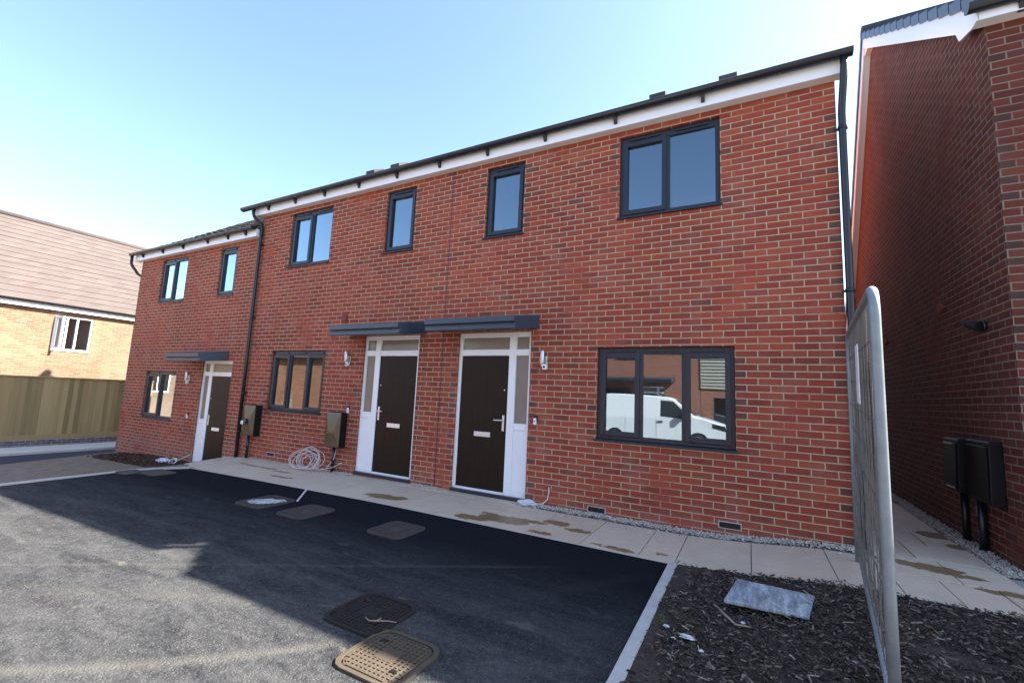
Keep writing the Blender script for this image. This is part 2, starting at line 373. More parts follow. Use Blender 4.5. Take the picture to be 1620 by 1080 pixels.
def fence_mat():
    t = NT("treated_timber"); i = t.island(); o = t.pos()
    g = t.noise(t.scl(o, 40, 40, 1.6), 1.0, 6, .65, .5); s_ = t.noise(t.scl(o, 3, 3, .5), 1.0, 4, .6)
    c = t.ramp(i, [(0, (.24, .175, .078)), (.5, (.40, .285, .13)), (1, (.50, .37, .18))])
    c = t.mix(t.M('MULTIPLY', g, .7), c, (.075, .062, .028)); c = t.mix(t.ramp(s_, [(.45, 0.0), (.7, .5)]), c, (.25, .205, .115))
    t.bump(g, .4, .006); return t.out(c, .85, .2)
M['fence'] = fence_mat()
def tile_mat(name, a, b, pitch=.30):
    t = NT(name); P = t.pos(); p = t.sep(P); i = t.island()
    cx = t.M('FLOOR', t.M('DIVIDE', t.M('ADD', p[0], p[1]), pitch)); rw = t.M('FLOOR', t.M('MULTIPLY', p[2], 5.1))
    k = t.white(cx, rw, 1.0); n = t.noise(P, 30, 4, .65)
    c = t.mix(t.M('MULTIPLY_ADD', k, .55, t.M('MULTIPLY', n, .45)), a, b); t.bump(n, .3, .006)
    return t.out(c, .85, .25)
M['tile_dark'] = tile_mat("dark_concrete_tile", (.035, .035, .04), (.085, .082, .085))
M['tile_brown'] = tile_mat("weathered_brown_tile", (.055, .048, .045), (.115, .10, .092))
M['tile_pink'] = tile_mat("pink_brown_tile", (.086, .068, .060), (.118, .094, .084))
def cover_top():
    pass

# ---------------------------------------------------------------- ground heights
def lerp_tab(x, tab):
    if x >= tab[0][0]: return tab[0][1]
    for (a, za), (b, zb) in zip(tab, tab[1:]):
        if x >= b: return zb + (za - zb) * (x - b) / (a - b)
    return tab[-1][1]
TAB = [(-5, 0), (-7.5, -.035), (-9.3, -.07), (-10.2, -.16), (-11.6, -.38), (-15, -.47), (-19.5, -.76), (-24, -1.0), (-40, -1.3)]
def sst(t): t = max(0, min(1, t)); return t * t * (3 - 2 * t)
def gh(x, y):
    z = lerp_tab(x, TAB)
    z += .1 * sst((x + 1.45) / 1.45) * (1 - .5 * sst((-y - 2.0) / 2.0))
    z -= .25 * sst((-y - 6.2) / 3.0)
    return z
PTAB = [(-5, 0), (-8, -.03), (-9.85, -.035), (-10.45, -.11), (-11.6, -.36), (-12, -.5)]
def ph(x, y):
    a = lerp_tab(x, PTAB) + .1 * sst((x + 1.45) / 1.45)
    b = gh(x, -1.17); k = max(0, min(1, -y / 1.17))
    return (a * (1 - k) + b * k) if x < -1.5 else a
def sheet(name, xs, ys, zf, m, kind='structure', inside=None, dz=0.0):
    b = MB(); b.open = True
    for i in range(len(xs) - 1):
        for j in range(len(ys) - 1):
            q = [(xs[i], ys[j]), (xs[i+1], ys[j]), (xs[i+1], ys[j+1]), (xs[i], ys[j+1])]
            if inside and not inside(sum(a for a, _ in q) / 4, sum(c for _, c in q) / 4): continue
            b.face([(x, y, zf(x, y) + dz) for x, y in q], True)
    return tag(b.build(name, m), kind=kind)
def rng(a, b, n): return [a + (b - a) * i / n for i in range(n + 1)]
def poly_sheet(name, poly, zf, m, dz, step=.4, kind='structure'):
    import bmesh
    me = bpy.data.meshes.new(name); bm = bmesh.new()
    f = bm.faces.new([bm.verts.new((x, y, 0)) for x, y in poly])
    xs = [p[0] for p in poly]; ys = [p[1] for p in poly]
    def cut(no, vals):
        for v in vals:
            co = Vector((v, 0, 0)) if no[0] else Vector((0, v, 0))
            bmesh.ops.bisect_plane(bm, geom=bm.verts[:] + bm.edges[:] + bm.faces[:], plane_co=co, plane_no=Vector(no))
    cut((1, 0, 0), rng(min(xs), max(xs), max(2, int((max(xs) - min(xs)) / step)))[1:-1])
    cut((0, 1, 0), rng(min(ys), max(ys), max(2, int((max(ys) - min(ys)) / step)))[1:-1])
    for v in bm.verts: v.co.z = zf(v.co.x, v.co.y) + dz
    bmesh.ops.recalc_face_normals(bm, faces=bm.faces)
    if bm.faces and sum(f.normal.z for f in bm.faces) < 0: bmesh.ops.reverse_faces(bm, faces=bm.faces)
    bm.to_mesh(me); bm.free()
    for p in me.polygons: p.use_smooth = True
    me.materials.append(m); o = bpy.data.objects.new(name, me); COL.objects.link(o)
    return tag(o, kind=kind)

gx = [-600, -250, -100, -60, -40] + rng(-30, 6, 72) + [10, 20, 60, 150, 600]
gy_ = [-600, -250, -100, -50, -30] + rng(-22, 8, 50) + [14, 25, 60, 150, 600]
sheet("ground", gx, gy_, gh, M['road'], dz=-.03)
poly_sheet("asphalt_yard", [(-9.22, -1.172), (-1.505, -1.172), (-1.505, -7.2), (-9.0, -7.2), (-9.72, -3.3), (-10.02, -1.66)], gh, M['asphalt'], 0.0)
poly_sheet("mulch_bed", [(-1.46, -1.172), (.68, -1.172), (.72, -3.0), (.72, -6), (-1.46, -6)], gh, M['bed'], .012)
poly_sheet("soil_bed", [(-9.3, -1.12), (-10.12, -1.58), (-9.86, -3.3), (-9.2, -7), (-12.6, -7), (-14.2, -2.1), (-14.97, -.25), (-15.0, -.004), (-11.5, -.004), (-10.7, -.5)], gh, M['soil'], .004)
poly_sheet("road", [(-16.6, -16), (-16.6, 14), (-15.12, 14), (-15.12, -.25), (-14.25, -2.1), (-12.65, -7), (-11, -16)], gh, M['tarmac'], -.01)
poly_sheet("concrete_path", [(-16.65, -16), (-16.65, 14), (-19.42, 14), (-19.42, -16)], gh, M['path'], .05)
b = MB()
for k in range(33):
    y0 = -16 + k * .91; b.box(-16.66, y0, -.95, -16.54, y0 + .905, gh(-16.6, y0) + .055)
tag(b.build("kerb_path", M['path'], bevel=.006), kind='structure')
poly_sheet("side_drive", [(.80, -1.172), (6, -1.172), (6, -6), (.80, -6)], gh, M['road'], .004)

# edging kerbs (one run per side)
def kerb(name, path, w=.075):
    b = MB(); acc = 0
    for (x0, y0), (x1, y1) in zip(path, path[1:]):
        L = math.hypot(x1 - x0, y1 - y0); n = max(1, round(L / .91)); tx, ty = (x1 - x0) / L, (y1 - y0) / L; nx, ny = -ty * w / 2, tx * w / 2
        for i in range(n):
            a = i * L / n + .003; c = (i + 1) * L / n - .003
            pa = (x0 + tx * a, y0 + ty * a); pb = (x0 + tx * c, y0 + ty * c); rz = random.uniform(-.003, .004)
            za = gh(*pa) + .022 + rz; zb = gh(*pb) + .022 + rz
            vs = []
            for (px, py), z in ((pa, za), (pb, zb)):
                vs += [(px + nx, py + ny, z), (px - nx, py - ny, z), (px - nx, py - ny, z - .12), (px + nx, py + ny, z - .12)]
            b.faces(vs, [(0, 1, 2, 3), (4, 7, 6, 5), (0, 4, 5, 1), (1, 5, 6, 2), (2, 6, 7, 3), (3, 7, 4, 0)])
    return tag(b.build(name, M['kerb'], bevel=.006), kind='structure')
sheet("mortar_edge", rng(-9.2, -1.5, 60), [-1.192, -1.166], lambda x, y: gh(x, y), M['path'], dz=.006)
kerb("kerb_bed", [(-1.482, -1.18), (-1.482, -6.0)])
kerb("kerb_soil", [(-9.26, -1.15), (-10.08, -1.60), (-9.78, -3.3), (-9.1, -7.0)], .11)
kerb("kerb_drive", [(.755, -1.18), (.755, -6.0)], .07)

# paving slabs
def paving():
    b = MB()
    def slab(x0, x1, y0, y1, cut=None):
        g = .004; j = random.uniform(-.003, .003); tl = random.uniform(-.003, .003)
        pts = [(x0 + g, y0 + g), (x1 - g, y0 + g), (x1 - g, y1 - g), (x0 + g, y1 - g)]
        if cut: pts = cut
        top = [(x, y, ph(x, y) + j + tl * (x - x0)) for x, y in pts]; bot = [(x, y, z - .11) for x, y, z in top]
        b.faces(top + bot, [(0, 1, 2, 3), (7, 6, 5, 4)] + [(k, k + 4, (k + 1) % 4 + 4, (k + 1) % 4) for k in range(4)])
    X = [.32 + -.6 * i for i in range(17)]
    xs = [-.28, -.88, -1.48, -1.8, -2.36, -2.95, -3.55, -4.15, -4.75, -5.35, -5.95, -6.55, -7.15, -7.75, -8.35, -8.95, -9.55, -10.15]
    yf, yb = -1.168, -.16
    for a, c in zip(xs[1:], xs):
        ym = -.86 if a in (-1.8,) else (-.27 if a > -3.3 or a < -5 else -.27)
        if a == -1.8: slab(a, c, yf, ym); slab(a, c, ym, yb)
        elif a < -9.2: slab(a, c, yf, yb, cut=[(a, -1.168 + (-9.2 - a) * .42), (c, -1.168 + max(0, -9.2 - c) * .42), (c, yb), (a, yb)])
        else: slab(a, c, yf, yb)
    for a, c in [(-10.15, -9.55), (-9.55, -8.9), (-8.9, -8.3), (-8.3, -7.7), (-7.7, -7.1), (-7.1, -6.72), (-6.72, -6.05), (-6.05, -5.4), (-4.74, -4.1), (-4.1, -3.47), (-5.4, -4.74)]:
        slab(a, c, yb, -.004 if not (a < -3.4 and a > -6.75) else .03)
    slab(-11.57, -10.15, 0, 0, cut=[(-11.57, -.12), (-10.15, -.77), (-10.15, -.004), (-11.57, -.004)])
    # right hand part and the passage between the houses
    for a, c in [(-.28, .11), (.11, .43), (.43, .77), (.77, 1.15), (1.15, 2.2), (2.2, 3.2), (3.2, 4.2)]:
        slab(a, c, yf, -.55) if a > .1 else slab(a, c, yf, -.16)
    for k, y in enumerate([-.55, .05, .65, 1.25, 1.85, 2.45, 3.05, 3.65, 4.25, 4.85, 5.45, 6.05, 6.65, 7.25, 7.85]):
        cs = [.11, .45, .98] if k % 2 else [.11, .68, .98]
        if k == 0: cs = [.11, .58, .98]
        for a, c in zip(cs, cs[1:]): slab(a, c, y, y + .6)
    return tag(b.build("paving", M['paving'], bevel=.004), kind='structure')
paving()
poly_sheet("paving_bed", [(-9.2, -1.15), (4.2, -1.15), (4.2, -.15), (1.15, -.15), (1.15, 8.4), (0.0, 8.4), (0, 0), (-11.5, 0), (-11.5, -.14)], ph, M['concrete'], -.014)

# ---------------------------------------------------------------- walls, windows, doors
def wall_grid(b, u0, u1, z0, z1, ops, depth=.105, quoins=(), x0=0.0, ztop=4.93, reveal=True):
    """brick face in local (u, d, z), d=0 face; openings (a, c, e, f); strips beside each opening carry the edge value"""
    def par_of(e, side):      # which course parity has a cut brick about half long beside this edge
        best = None
        for p in (0, 1):
            u = ((x0 + .005 - e) + .1125 * p) / .225; fr = u - math.floor(u)
            L = (fr if side > 0 else 1 - fr) * .225
            d_ = abs(L - .1125)
            if best is None or d_ < best[0]: best = (d_, p)
        return best[1] + 1
    us = {u0, u1}; zs = {z0, z1}; strips = []
    for a, c, e, f in ops:
        us |= {a, c, a - .108, c + .108}; zs |= {e, f}
        strips += [(a - .108, a, e, f, par_of(a, -1)), (c, c + .108, e, f, par_of(c, 1))]
    for q, side in quoins:
        us.add(q + side * .106); lo, hi = min(q, q + side * .106), max(q, q + side * .106)
        strips.append((lo, hi, z0, z1, par_of(q, side)))
    us = sorted(u for u in us if u0 <= u <= u1); zs = sorted(z for z in zs if z0 <= z <= z1)
    for a, c in zip(us, us[1:]):
        for e, f in zip(zs, zs[1:]):
            mu, mz = (a + c) / 2, (e + f) / 2
            if any(o[0] < mu < o[1] and o[2] < mz < o[3] for o in ops): continue
            at = 0.0
            for s_ in strips:
                if s_[0] - 1e-6 < mu < s_[1] + 1e-6 and s_[2] < mz < s_[3]: at = float(s_[4])
            b.face([(a, 0, e), (c, 0, e), (c, 0, f), (a, 0, f)], at=at)
    for a, c, e, f in ops:
        D = -depth
        b.face([(a, 0, e), (a, 0, f), (a, D, f), (a, D, e)]); b.face([(c, 0, e), (c, D, e), (c, D, f), (c, 0, f)])
        b.face([(a, 0, f), (c, 0, f), (c, D, f), (a, D, f)]); b.face([(a, 0, e), (a, D, e), (c, D, e), (c, 0, e)])

def ring(b, a, c, e, f, w, d0, d1, top=None):
    t_ = w if top is None else top
    b.box(a, d0, e, a + w, d1, f); b.box(c - w, d0, e, c, d1, f)
    b.box(a + w, d0, f - t_, c - w, d1, f); b.box(a + w, d0, e, c - w, d1, e + w)

def window(house, T, a, c, e, f, lights, frame=None, sill=True, rec=.045, vent=True, label=None, room=True, open_first=False, curtain=None):
    """lights: list of (kind, fraction). Built in local (u, d, z); sits rec behind the brick face"""
    fm = frame or M['anth']
    zs = e + (.032 if sill else 0.0)
    a_, c_, f_ = a + .004, c - .004, f - .004
    b = MB(); w = .05; top = .085 if vent else .05
    ring(b, a_, c_, zs, f_, w, -.105, -rec, top)
    tot = sum(l[1] for l in lights); x = a_ + w - .0; wid = (c_ - a_) - 2 * w; cells = []
    for i, (k, fr) in enumerate(lights):
        x1 = x + wid * fr / tot
        cells.append((k, x + (.024 if i > 0 else 0), x1 - (.024 if i < len(lights) - 1 else 0)))
        if i < len(lights) - 1: b.box(x1 - .024, -.104, zs + w, x1 + .024, -rec + .001, f_ - top)
        x = x1
    win = b.build("window", fm, house, T, bevel=.004)
    if label: win['label'] = label
    if sill:
        s_ = MB(); s_.prism([(-.104, .001), (.030, .001), (.030, .018), (.022, .026), (-.104, .034)], a - .022, c + .022, lambda p, q, u: (u, p, e + q) if True else None)
        # keep the horns in front of the brickwork
        s_.v = [((min(max(u, a + .003), c - .003) if d < -.001 else u), d, z) for u, d, z in s_.v]
        s_.build("sill", fm, win, T, bevel=.003)
    if vent:
        for k, x0, x1 in cells:
            if x1 - x0 > .25:
                v = MB(); m_ = (x0 + x1) / 2; h = min(.19, (x1 - x0) / 2 - .03); v.box(m_ - h, -rec + .001, f_ - .052, m_ + h, -rec + .018, f_ - .028)
                v.build("trickle_vent", M['black'], win, T, bevel=.003)
    for i, (k, x0, x1) in enumerate(cells):
        zb, zt = zs + w, f_ - top
        if k == 'open':
            # casement hinged on its far edge and swung outwards
            hx = x0 - .02; ang = R(62); ww = x1 - x0 + .05
            def TT(u, d, z, hx=hx, ang=ang): return T(hx + u * math.cos(ang) - d * math.sin(ang), -rec + .02 + u * math.sin(ang) + d * math.cos(ang), z)
            s_ = MB(); ring(s_, 0, ww, zb - .012, zt + .012, .062, 0, .06); s_.build("sash", fm, win, TT, bevel=.004)
            g = MB(); g.open = True; g.face([(.06, .03, zb + .05), (ww - .06, .03, zb + .05), (ww - .06, .03, zt - .05), (.06, .03, zt - .05)]); g.build("pane", M['glass'], win, TT)
            continue
        if k == 'sash':
            s_ = MB(); ring(s_, x0 - .012, x1 + .012, zb - .012, zt + .012, .058, -.09, -rec + .016)
            s_.build("sash", fm, win, T, bevel=.005); x0 += .044; x1 -= .044; zb += .044; zt -= .044
        g = MB(); g.open = True; g.face([(x0 - .004, -.072, zb - .004), (x1 + .004, -.072, zb - .004), (x1 + .004, -.072, zt + .004), (x0 - .004, -.072, zt + .004)])
        g.build("pane", M['glass'], win, T)
    if room:
        r = MB(); r.open = True; D0, D1 = -.106, -2.4; E = .25 if room is True else room
        A, C_, Z0, Z1 = a, c, e, f
        # plastered reveal then the room behind
        r.face([(A, D0, Z0), (A, D0, Z1), (A, -.28, Z1), (A, -.28, Z0)]); r.face([(C_, D0, Z0), (C_, -.28, Z0), (C_, -.28, Z1), (C_, D0, Z1)])
        r.face([(A, D0, Z1), (C_, D0, Z1), (C_, -.28, Z1), (A, -.28, Z1)]); r.face([(A, D0, Z0), (A, -.28, Z0), (C_, -.28, Z0), (C_, D0, Z0)])
        a2, c2, z2, z3 = A - E, C_ + E, Z0 - E, Z1 + .1
        for pts in ([(a2, -.28, z2), (A, -.28, z2), (A, -.28, z3), (a2, -.28, z3)], [(C_, -.28, z2), (c2, -.28, z2), (c2, -.28, z3), (C_, -.28, z3)],
                    [(A, -.28, z2), (C_, -.28, z2), (C_, -.28, Z0), (A, -.28, Z0)], [(A, -.28, Z1), (C_, -.28, Z1), (C_, -.28, z3), (A, -.28, z3)],
                    [(a2, -.28, z2), (a2, -.28, z3), (a2, D1, z3), (a2, D1, z2)], [(c2, -.28, z2), (c2, D1, z2), (c2, D1, z3), (c2, -.28, z3)],
                    [(a2, -.28, z3), (c2, -.28, z3), (c2, D1, z3), (a2, D1, z3)], [(a2, -.28, z2), (a2, D1, z2), (c2, D1, z2), (c2, -.28, z2)],
                    [(a2, D1, z2), (c2, D1, z2), (c2, D1, z3), (a2, D1, z3)]): r.face(pts)
        r.build("room", M['plaster'], win, T)
    return win

def door_set(house, T, a, c, z0, z1, side, rec=.04, label=None):
    """white frame with a side light; side=+1 puts the side light at the larger u"""
    H = z1 - z0; sw = .30; fw = .055
    def m(u): return u if side > 0 else (a + c) - u          # mirror
    def bx(b, u0, d0, e, u1, d1, f): b.box(m(u0), d0, e, m(u1), d1, f)
    b = MB(); dl = c - sw                                   # door bay a..dl, side bay dl..c
    zt = z0 + .045; D0 = -.10; D1 = -rec
    bx(b, a, D0, zt, a + fw, D1, z1); bx(b, c - .045, D0, zt, c, D1, z1); bx(b, a + fw, D0, z1 - .07, c - .045, D1, z1)
    bx(b, dl - .055, D0, zt, dl + .055, D1 + .001, z1 - .07)
    bx(b, a + fw, D0, z1 - .335, dl - .055, D1 + .0005, z1 - .245); bx(b, dl + .055, D0, z1 - .335, c - .045, D1 + .0005, z1 - .245)
    bx(b, dl + .055, D0, z0 + .93, c - .045, D1 + .0005, z0 + 1.02); bx(b, dl + .055, D0, zt, c - .045, D1 + .0005, zt + .09)
    fr = b.build("door_frame", M['upvc'], house, T, bevel=.004)
    if label: fr['label'] = label
    p = MB(); bx(p, dl + .055, -.09, zt + .09, c - .045, D1 - .014, z0 + .93); p.build("side_panel", M['upvc'], fr, T, bevel=.004)
    for e, f, u0, u1 in ((z1 - .245, z1 - .07, a + fw, dl - .055), (z1 - .245, z1 - .07, dl + .055, c - .045), (z0 + 1.02, z1 - .335, dl + .055, c - .045)):
        g = MB(); bx(g, u0, -.085, e, u1, -.07, f); g.build("pane", M['obscure'], fr, T)
    s_ = MB(); s_.box(a, -.1, z0, c, .012, z0 + .045); s_.build("threshold", M['dark'], fr, T, bevel=.004)
    l = MB(); u0, u1 = a + fw + .004, dl - .059; e, f = zt + .034, z1 - .339
    bx(l, u0, -.095, e, u1, D1 - .012, f)
    for k in range(5):                                       # shallow planked face inside a plain border
        x0 = u0 + .11 + k * (u1 - u0 - .22) / 5; x1 = u0 + .11 + (k + 1) * (u1 - u0 - .22) / 5
        bx(l, x0 + .0025, D1 - .0125, e + .16, x1 - .0025, D1 - .0105, f - .16)
    leaf = l.build("door", M['door'], house, T, bevel=.003)
    w = MB(); bx(w, u0, -.06, zt, u1, D1 + .006, zt + .03); w.build("weather_bar", M['upvc'], leaf, T, bevel=.004)
    hu = u1 - .05; hz = z0 + 1.02
    h = MB(); bx(h, hu - .016, D1 - .013, hz - .12, hu + .016, D1 - .004, hz + .10)
    h.tube([(m(hu), D1 - .004, hz + .03), (m(hu), D1 + .04, hz + .03), (m(hu - .02), D1 + .052, hz + .03), (m(hu - .125), D1 + .05, hz + .028)], .0095, 8)
    h.tube([(m(hu), D1 - .01, hz - .08), (m(hu), D1 + .004, hz - .08)], .011, 10)
    h.build("handle", M['chrome'], leaf, T, bevel=.002)
    q = MB(); mu = (u0 + u1) / 2 + .01; bx(q, mu - .135, D1 - .013, z0 + .80, mu + .135, D1 - .001, z0 + .868); q.build("letter_plate", M['chrome'], leaf, T, bevel=.004)
    sp = MB(); sp.tube([(m(hu - .0), D1 - .013, z0 + 1.47), (m(hu), D1 - .003, z0 + 1.47)], .01, 10); sp.build("spyhole", M['chrome'], leaf, T)
    return fr

def canopy(house, T, a, c, zt, label=None):
    b = MB(); zf = zt - .10; D = .52
    prof = [(0, zt), (D + .02, zf), (D + .02, zf - .075), (D - .03, zf - .082), (D - .03, zf - .102), (D - .008, zf - .102), (D - .008, zf - .162), (D - .05, zf - .168), (0, zt - .19)]
    b.prism(prof, a, c, lambda p, q, u: (u, p, q))
    b2 = [(u, d, z) for u, d, z in b.v]
    # splayed ends: the front is shorter than the back
    b.v = [(u + (1 if u < (a + c) / 2 else -1) * .11 * max(0, d) / D, d, z) for u, d, z in b2]
    o = b.build("porch_canopy", M['canopy'], house, T, bevel=.006)
    return o

def gutter(house, T, a, c, d, z, r=.062, brackets=()):
    """half round gutter along u at distance d in front, rim height z"""
    b = MB(); n = 10; P = []
    for i in range(n + 1):
        an = math.pi + math.pi * i / n; P.append((d + r * math.cos(an), z + r * math.sin(an)))
    for i in range(n, -1, -1):
        an = math.pi + math.pi * i / n; P.append((d + (r - .005) * math.cos(an), z + (r - .005) * math.sin(an)))
    b.prism(P, a, c, lambda p, q, u: (u, p, q))
    b.tube([(a, d + r - .003, z), (c, d + r - .003, z)], .006, 6)
    for e in (a, c):
        b.prism([(d + r * math.cos(math.pi + math.pi * i / n), z + r * math.sin(math.pi + math.pi * i / n)) for i in range(n + 1)], e - .003, e + .003, lambda p, q, u: (u, p, q))
    g = b.build("gutter", M['black'], house, T)
    for u in brackets:
        k = MB(); R_ = r + .005
        prof = [(d + R_ * math.cos(math.pi + math.pi * i / n), z + R_ * math.sin(math.pi + math.pi * i / n)) for i in range(n + 1)]
        inn = [(d + (r + .0005) * math.cos(math.pi + math.pi * i / n), z + (r + .0005) * math.sin(math.pi + math.pi * i / n)) for i in range(n, -1, -1)]
        k.prism(prof + inn, u - .02, u + .02, lambda p, q, uu: (uu, p, q))
        k.prism([(d - r - .005, z - .01), (d - r * .1, z - r), (d - r + .012, z - r - .07), (d - r - .008, z - r - .07)], u - .021, u + .021, lambda p, q, uu: (uu, p, q))
        k.build("gutter_bracket", M['black'], g, T)
    return g

def tiled_slope(b, u0, u1, d0, z0, d1, z1, n, th=.03, col=.30, wave=True):
    """stepped courses from eave (d0,z0) to ridge (d1,z1) with a shallow roll at each tile"""
    L = math.hypot(d1 - d0, z1 - z0); td, tz = (d1 - d0) / L, (z1 - z0) / L; nd, nz = -tz, td
    if nz < 0: nd, nz = -nd, -nz
    m = max(1, round((u1 - u0) / col)); cw = (u1 - u0) / m
    for i in range(n):
        s0 = L * i / n; s1 = L * (i + 1) / n + .02
        for j in range(m):
            off = random.uniform(-.003, .003); lo = .004
            a = u0 + j * cw + .0015; c = a + cw - .003
            A = (d0 + td * s0, z0 + tz * s0); B = (d0 + td * s1, z0 + tz * s1)
            top0 = th + off; top1 = lo + off
            vs = []
            for u, e in ((a, .0), (a + cw * .18, .012), (c - cw * .18, .012), (c, .0)):
                vs += [(u, A[0] + nd * (top0 + e), A[1] + nz * (top0 + e)), (u, B[0] + nd * (top1 + e), B[1] + nz * (top1 + e)), (u, A[0], A[1])]
            fs = []
            for k in range(3):
                q = k * 3; fs += [(q, q + 3, q + 4, q + 1), (q + 2, q + 5, q + 3, q)]
            b.faces(vs, fs)

def T_front(u, d, z): return (u, -d, z)                      # terrace front: faces -y at y = 0

# =============== pair of houses
pair = thing("brick_house", "red brick pair of houses under one roof with two doors beneath touching grey canopies", "house", (-4.95, 4.5, 0))
EL = 4.93
ops = [(-4.72, -3.509, 0.0, 2.293), (-6.677, -5.468, 0.0, 2.293), (-2.569, -1.006, .892, 2.057), (-9.174, -7.617, .892, 2.057),
       (-2.325, -1.13, 3.71, 4.842), (-4.373, -3.72, 3.71, 4.842), (-6.422, -5.767, 3.71, 4.842), (-8.984, -7.793, 3.71, 4.842)]
b = MB(); wall_grid(b, -9.93, 0, -.45, EL + .02, ops, quoins=((0, -1),))
P_ = [(0, 0), (0, 9), (-9.93, 9), (-9.93, 0)]
# gable ends and rear, up to the slopes
for X in (0, -9.93):
    b.face([(X, 0, -.45), (X, -9, -.45), (X, -9, EL), (X, -4.5, 8.05), (X, 0, EL)] if X == 0 else [(X, 0, -.45), (X, 0, EL), (X, -4.5, 8.05), (X, -9, EL), (X, -9, -.45)])
b.face([(0, -9, -.45), (-9.93, -9, -.45), (-9.93, -9, EL), (0, -9, EL)])
b.open = True
w_ = b.build("wall", M['brick'], pair, T_front, attr=True)
# movement joint between the two homes
j = MB(); j.box(-5.012, .0005, -.02, -5.000, .0025, EL - .01); j.build("movement_joint", M['dark'], pair, T_front)
window(pair, T_front, -2.569, -1.006, .892, 2.057, [('sash', 1), ('fixed', 1.02), ('sash', 1)])
window(pair, T_front, -9.174, -7.617, .892, 2.057, [('sash', 1), ('fixed', 1.02), ('sash', 1)])
window(pair, T_front, -2.325, -1.13, 3.71, 4.842, [('sash', 1), ('fixed', 1)], room=.2)
window(pair, T_front, -4.373, -3.72, 3.71, 4.842, [('sash', 1)])
window(pair, T_front, -6.422, -5.767, 3.71, 4.842, [('sash', 1)])
window(pair, T_front, -8.984, -7.793, 3.71, 4.842, [('sash', 1), ('fixed', 1)])
door_set(pair, T_front, -4.72, -3.509, 0.0, 2.293, +1)
door_set(pair, T_front, -6.677, -5.468, 0.0, 2.293, -1)
canopy(pair, T_front, -5.07, -3.40, 2.52)
canopy(pair, T_front, -7.05, -5.34, 2.50)

def eaves(house, T, a, c, z, brackets, g0, g1, gd=.195, gh_=.175):
    f = MB(); f.box(a, .105, z - .005, c, .125, z + .155); f.build("fascia", M['upvc'], house, T, bevel=.003)
    s_ = MB(); s_.box(a, .002, z - .003, c, .105, z + .008); s_.build("soffit", M['soffit'], house, T)
    gutter(house, T, g0, g1, gd, z + gh_, .062, brackets)
eaves(pair, T_front, -10.12, .03, EL, [-9.6, -8.75, -7.9, -7.0, -6.1, -5.2, -4.3, -3.35, -2.35, -1.3], -10.42, .13)
# box end of the eaves and verge boards
for X0, X1 in ((.03, .05), (-10.14, -10.12)):
    v = MB(); v.prism([(.125, EL - .005), (.125, EL + .155), (-4.5, 8.26), (-4.5, 8.05), (0, EL - .005)], X0, X1, lambda p, q, u: (u, p, q)); v.build("verge_board", M['upvc'], pair, T_front)
r = MB(); tiled_slope(r, -10.18, .08, .17, EL + .155, -4.5, EL + .155 + 4.67 * .695, 17)
tiled_slope(r, -10.18, .08, -9.2, EL + .1, -4.5, EL + .155 + 4.67 * .695, 17)
rf = r.build("roof", M['tile_dark'], pair, T_front)
u_ = MB(); u_.open = True; zr = EL + .15 + 4.67 * .695
u_.face([(-10.17, .165, EL + .15), (.07, .165, EL + .15), (.07, -4.5, zr - .01), (-10.17, -4.5, zr - .01)]); u_.face([(-10.17, -9.2, EL + .09), (-10.17, -4.5, zr - .01), (.07, -4.5, zr - .01), (.07, -9.2, EL + .09)])
u_.build("roof_felt", M['dark'], rf, T_front)
rd = MB(); rd.tube([(-10.18, -4.5, zr + .03), (.08, -4.5, zr + .03)], .11, 12); rd.build("ridge_tile", M['tile_dark'], rf, T_front)
def roof_vents(roof, T, us, d, z, sl):
    for u in us:
        v = MB(); v.prism([(d, z), (d + .02, z + .15), (d - .24, z + .13 + sl * .24), (d - .26, z + sl * .26)], u - .11, u + .11, lambda p, q, uu: (uu, p, q))
        v.build("tile_vent", M['tile_dark'], roof, T, bevel=.008)
roof_vents(rf, T_front, (-1.95, -1.05), -.55, EL + .155 + .72 * .695, .695)
roof_vents(rf, T_front, (-7.5, -6.85), -.55, EL + .155 + .72 * .695, .695)
def downpipe(house, T, pts, clips, r=.034, label=None):
    b = MB(); b.tube(pts, r, 14)
    for i in (0, len(pts) - 2):
        p = Vector(pts[i + (1 if i == 0 else 0)]); q = p + Vector((0, 0, -.07)) if i else p
    o = b.build("downpipe", M['pipe'], house, T)
    for z in clips:
        u, d = pts[-1][0], pts[-1][1]
        k = MB(); k.tube([(u, d, z - .02), (u, d, z + .02)], r + .006, 14); k.box(u - .05, d - .034, z - .012, u + .05, d - .02, z + .012)
        k.tube([(u - .05, d - .027, z), (u - .062, d - .027, z)], .006, 6); k.build("pipe_clip", M['pipe'], o, T)
    return o
downpipe(pair, T_front, [(-10.02, .195, EL + .12), (-10.02, .195, EL + .02), (-10.0, .17, EL - .06), (-9.91, .075, EL - .20), (-9.895, .055, EL - .28), (-9.895, .052, 2.0), (-9.87, .052, -.06)], (4.3, 2.75, 1.2, .45))
downpipe(pair, T_front, [(.055, .195, EL + .12), (.055, .195, EL + .03), (.052, .185, EL - .05), (.042, .07, EL - .34), (.04, .052, EL - .42), (.04, .048, 2.3), (.04, .048, .1)], (4.35, 2.6, .9))
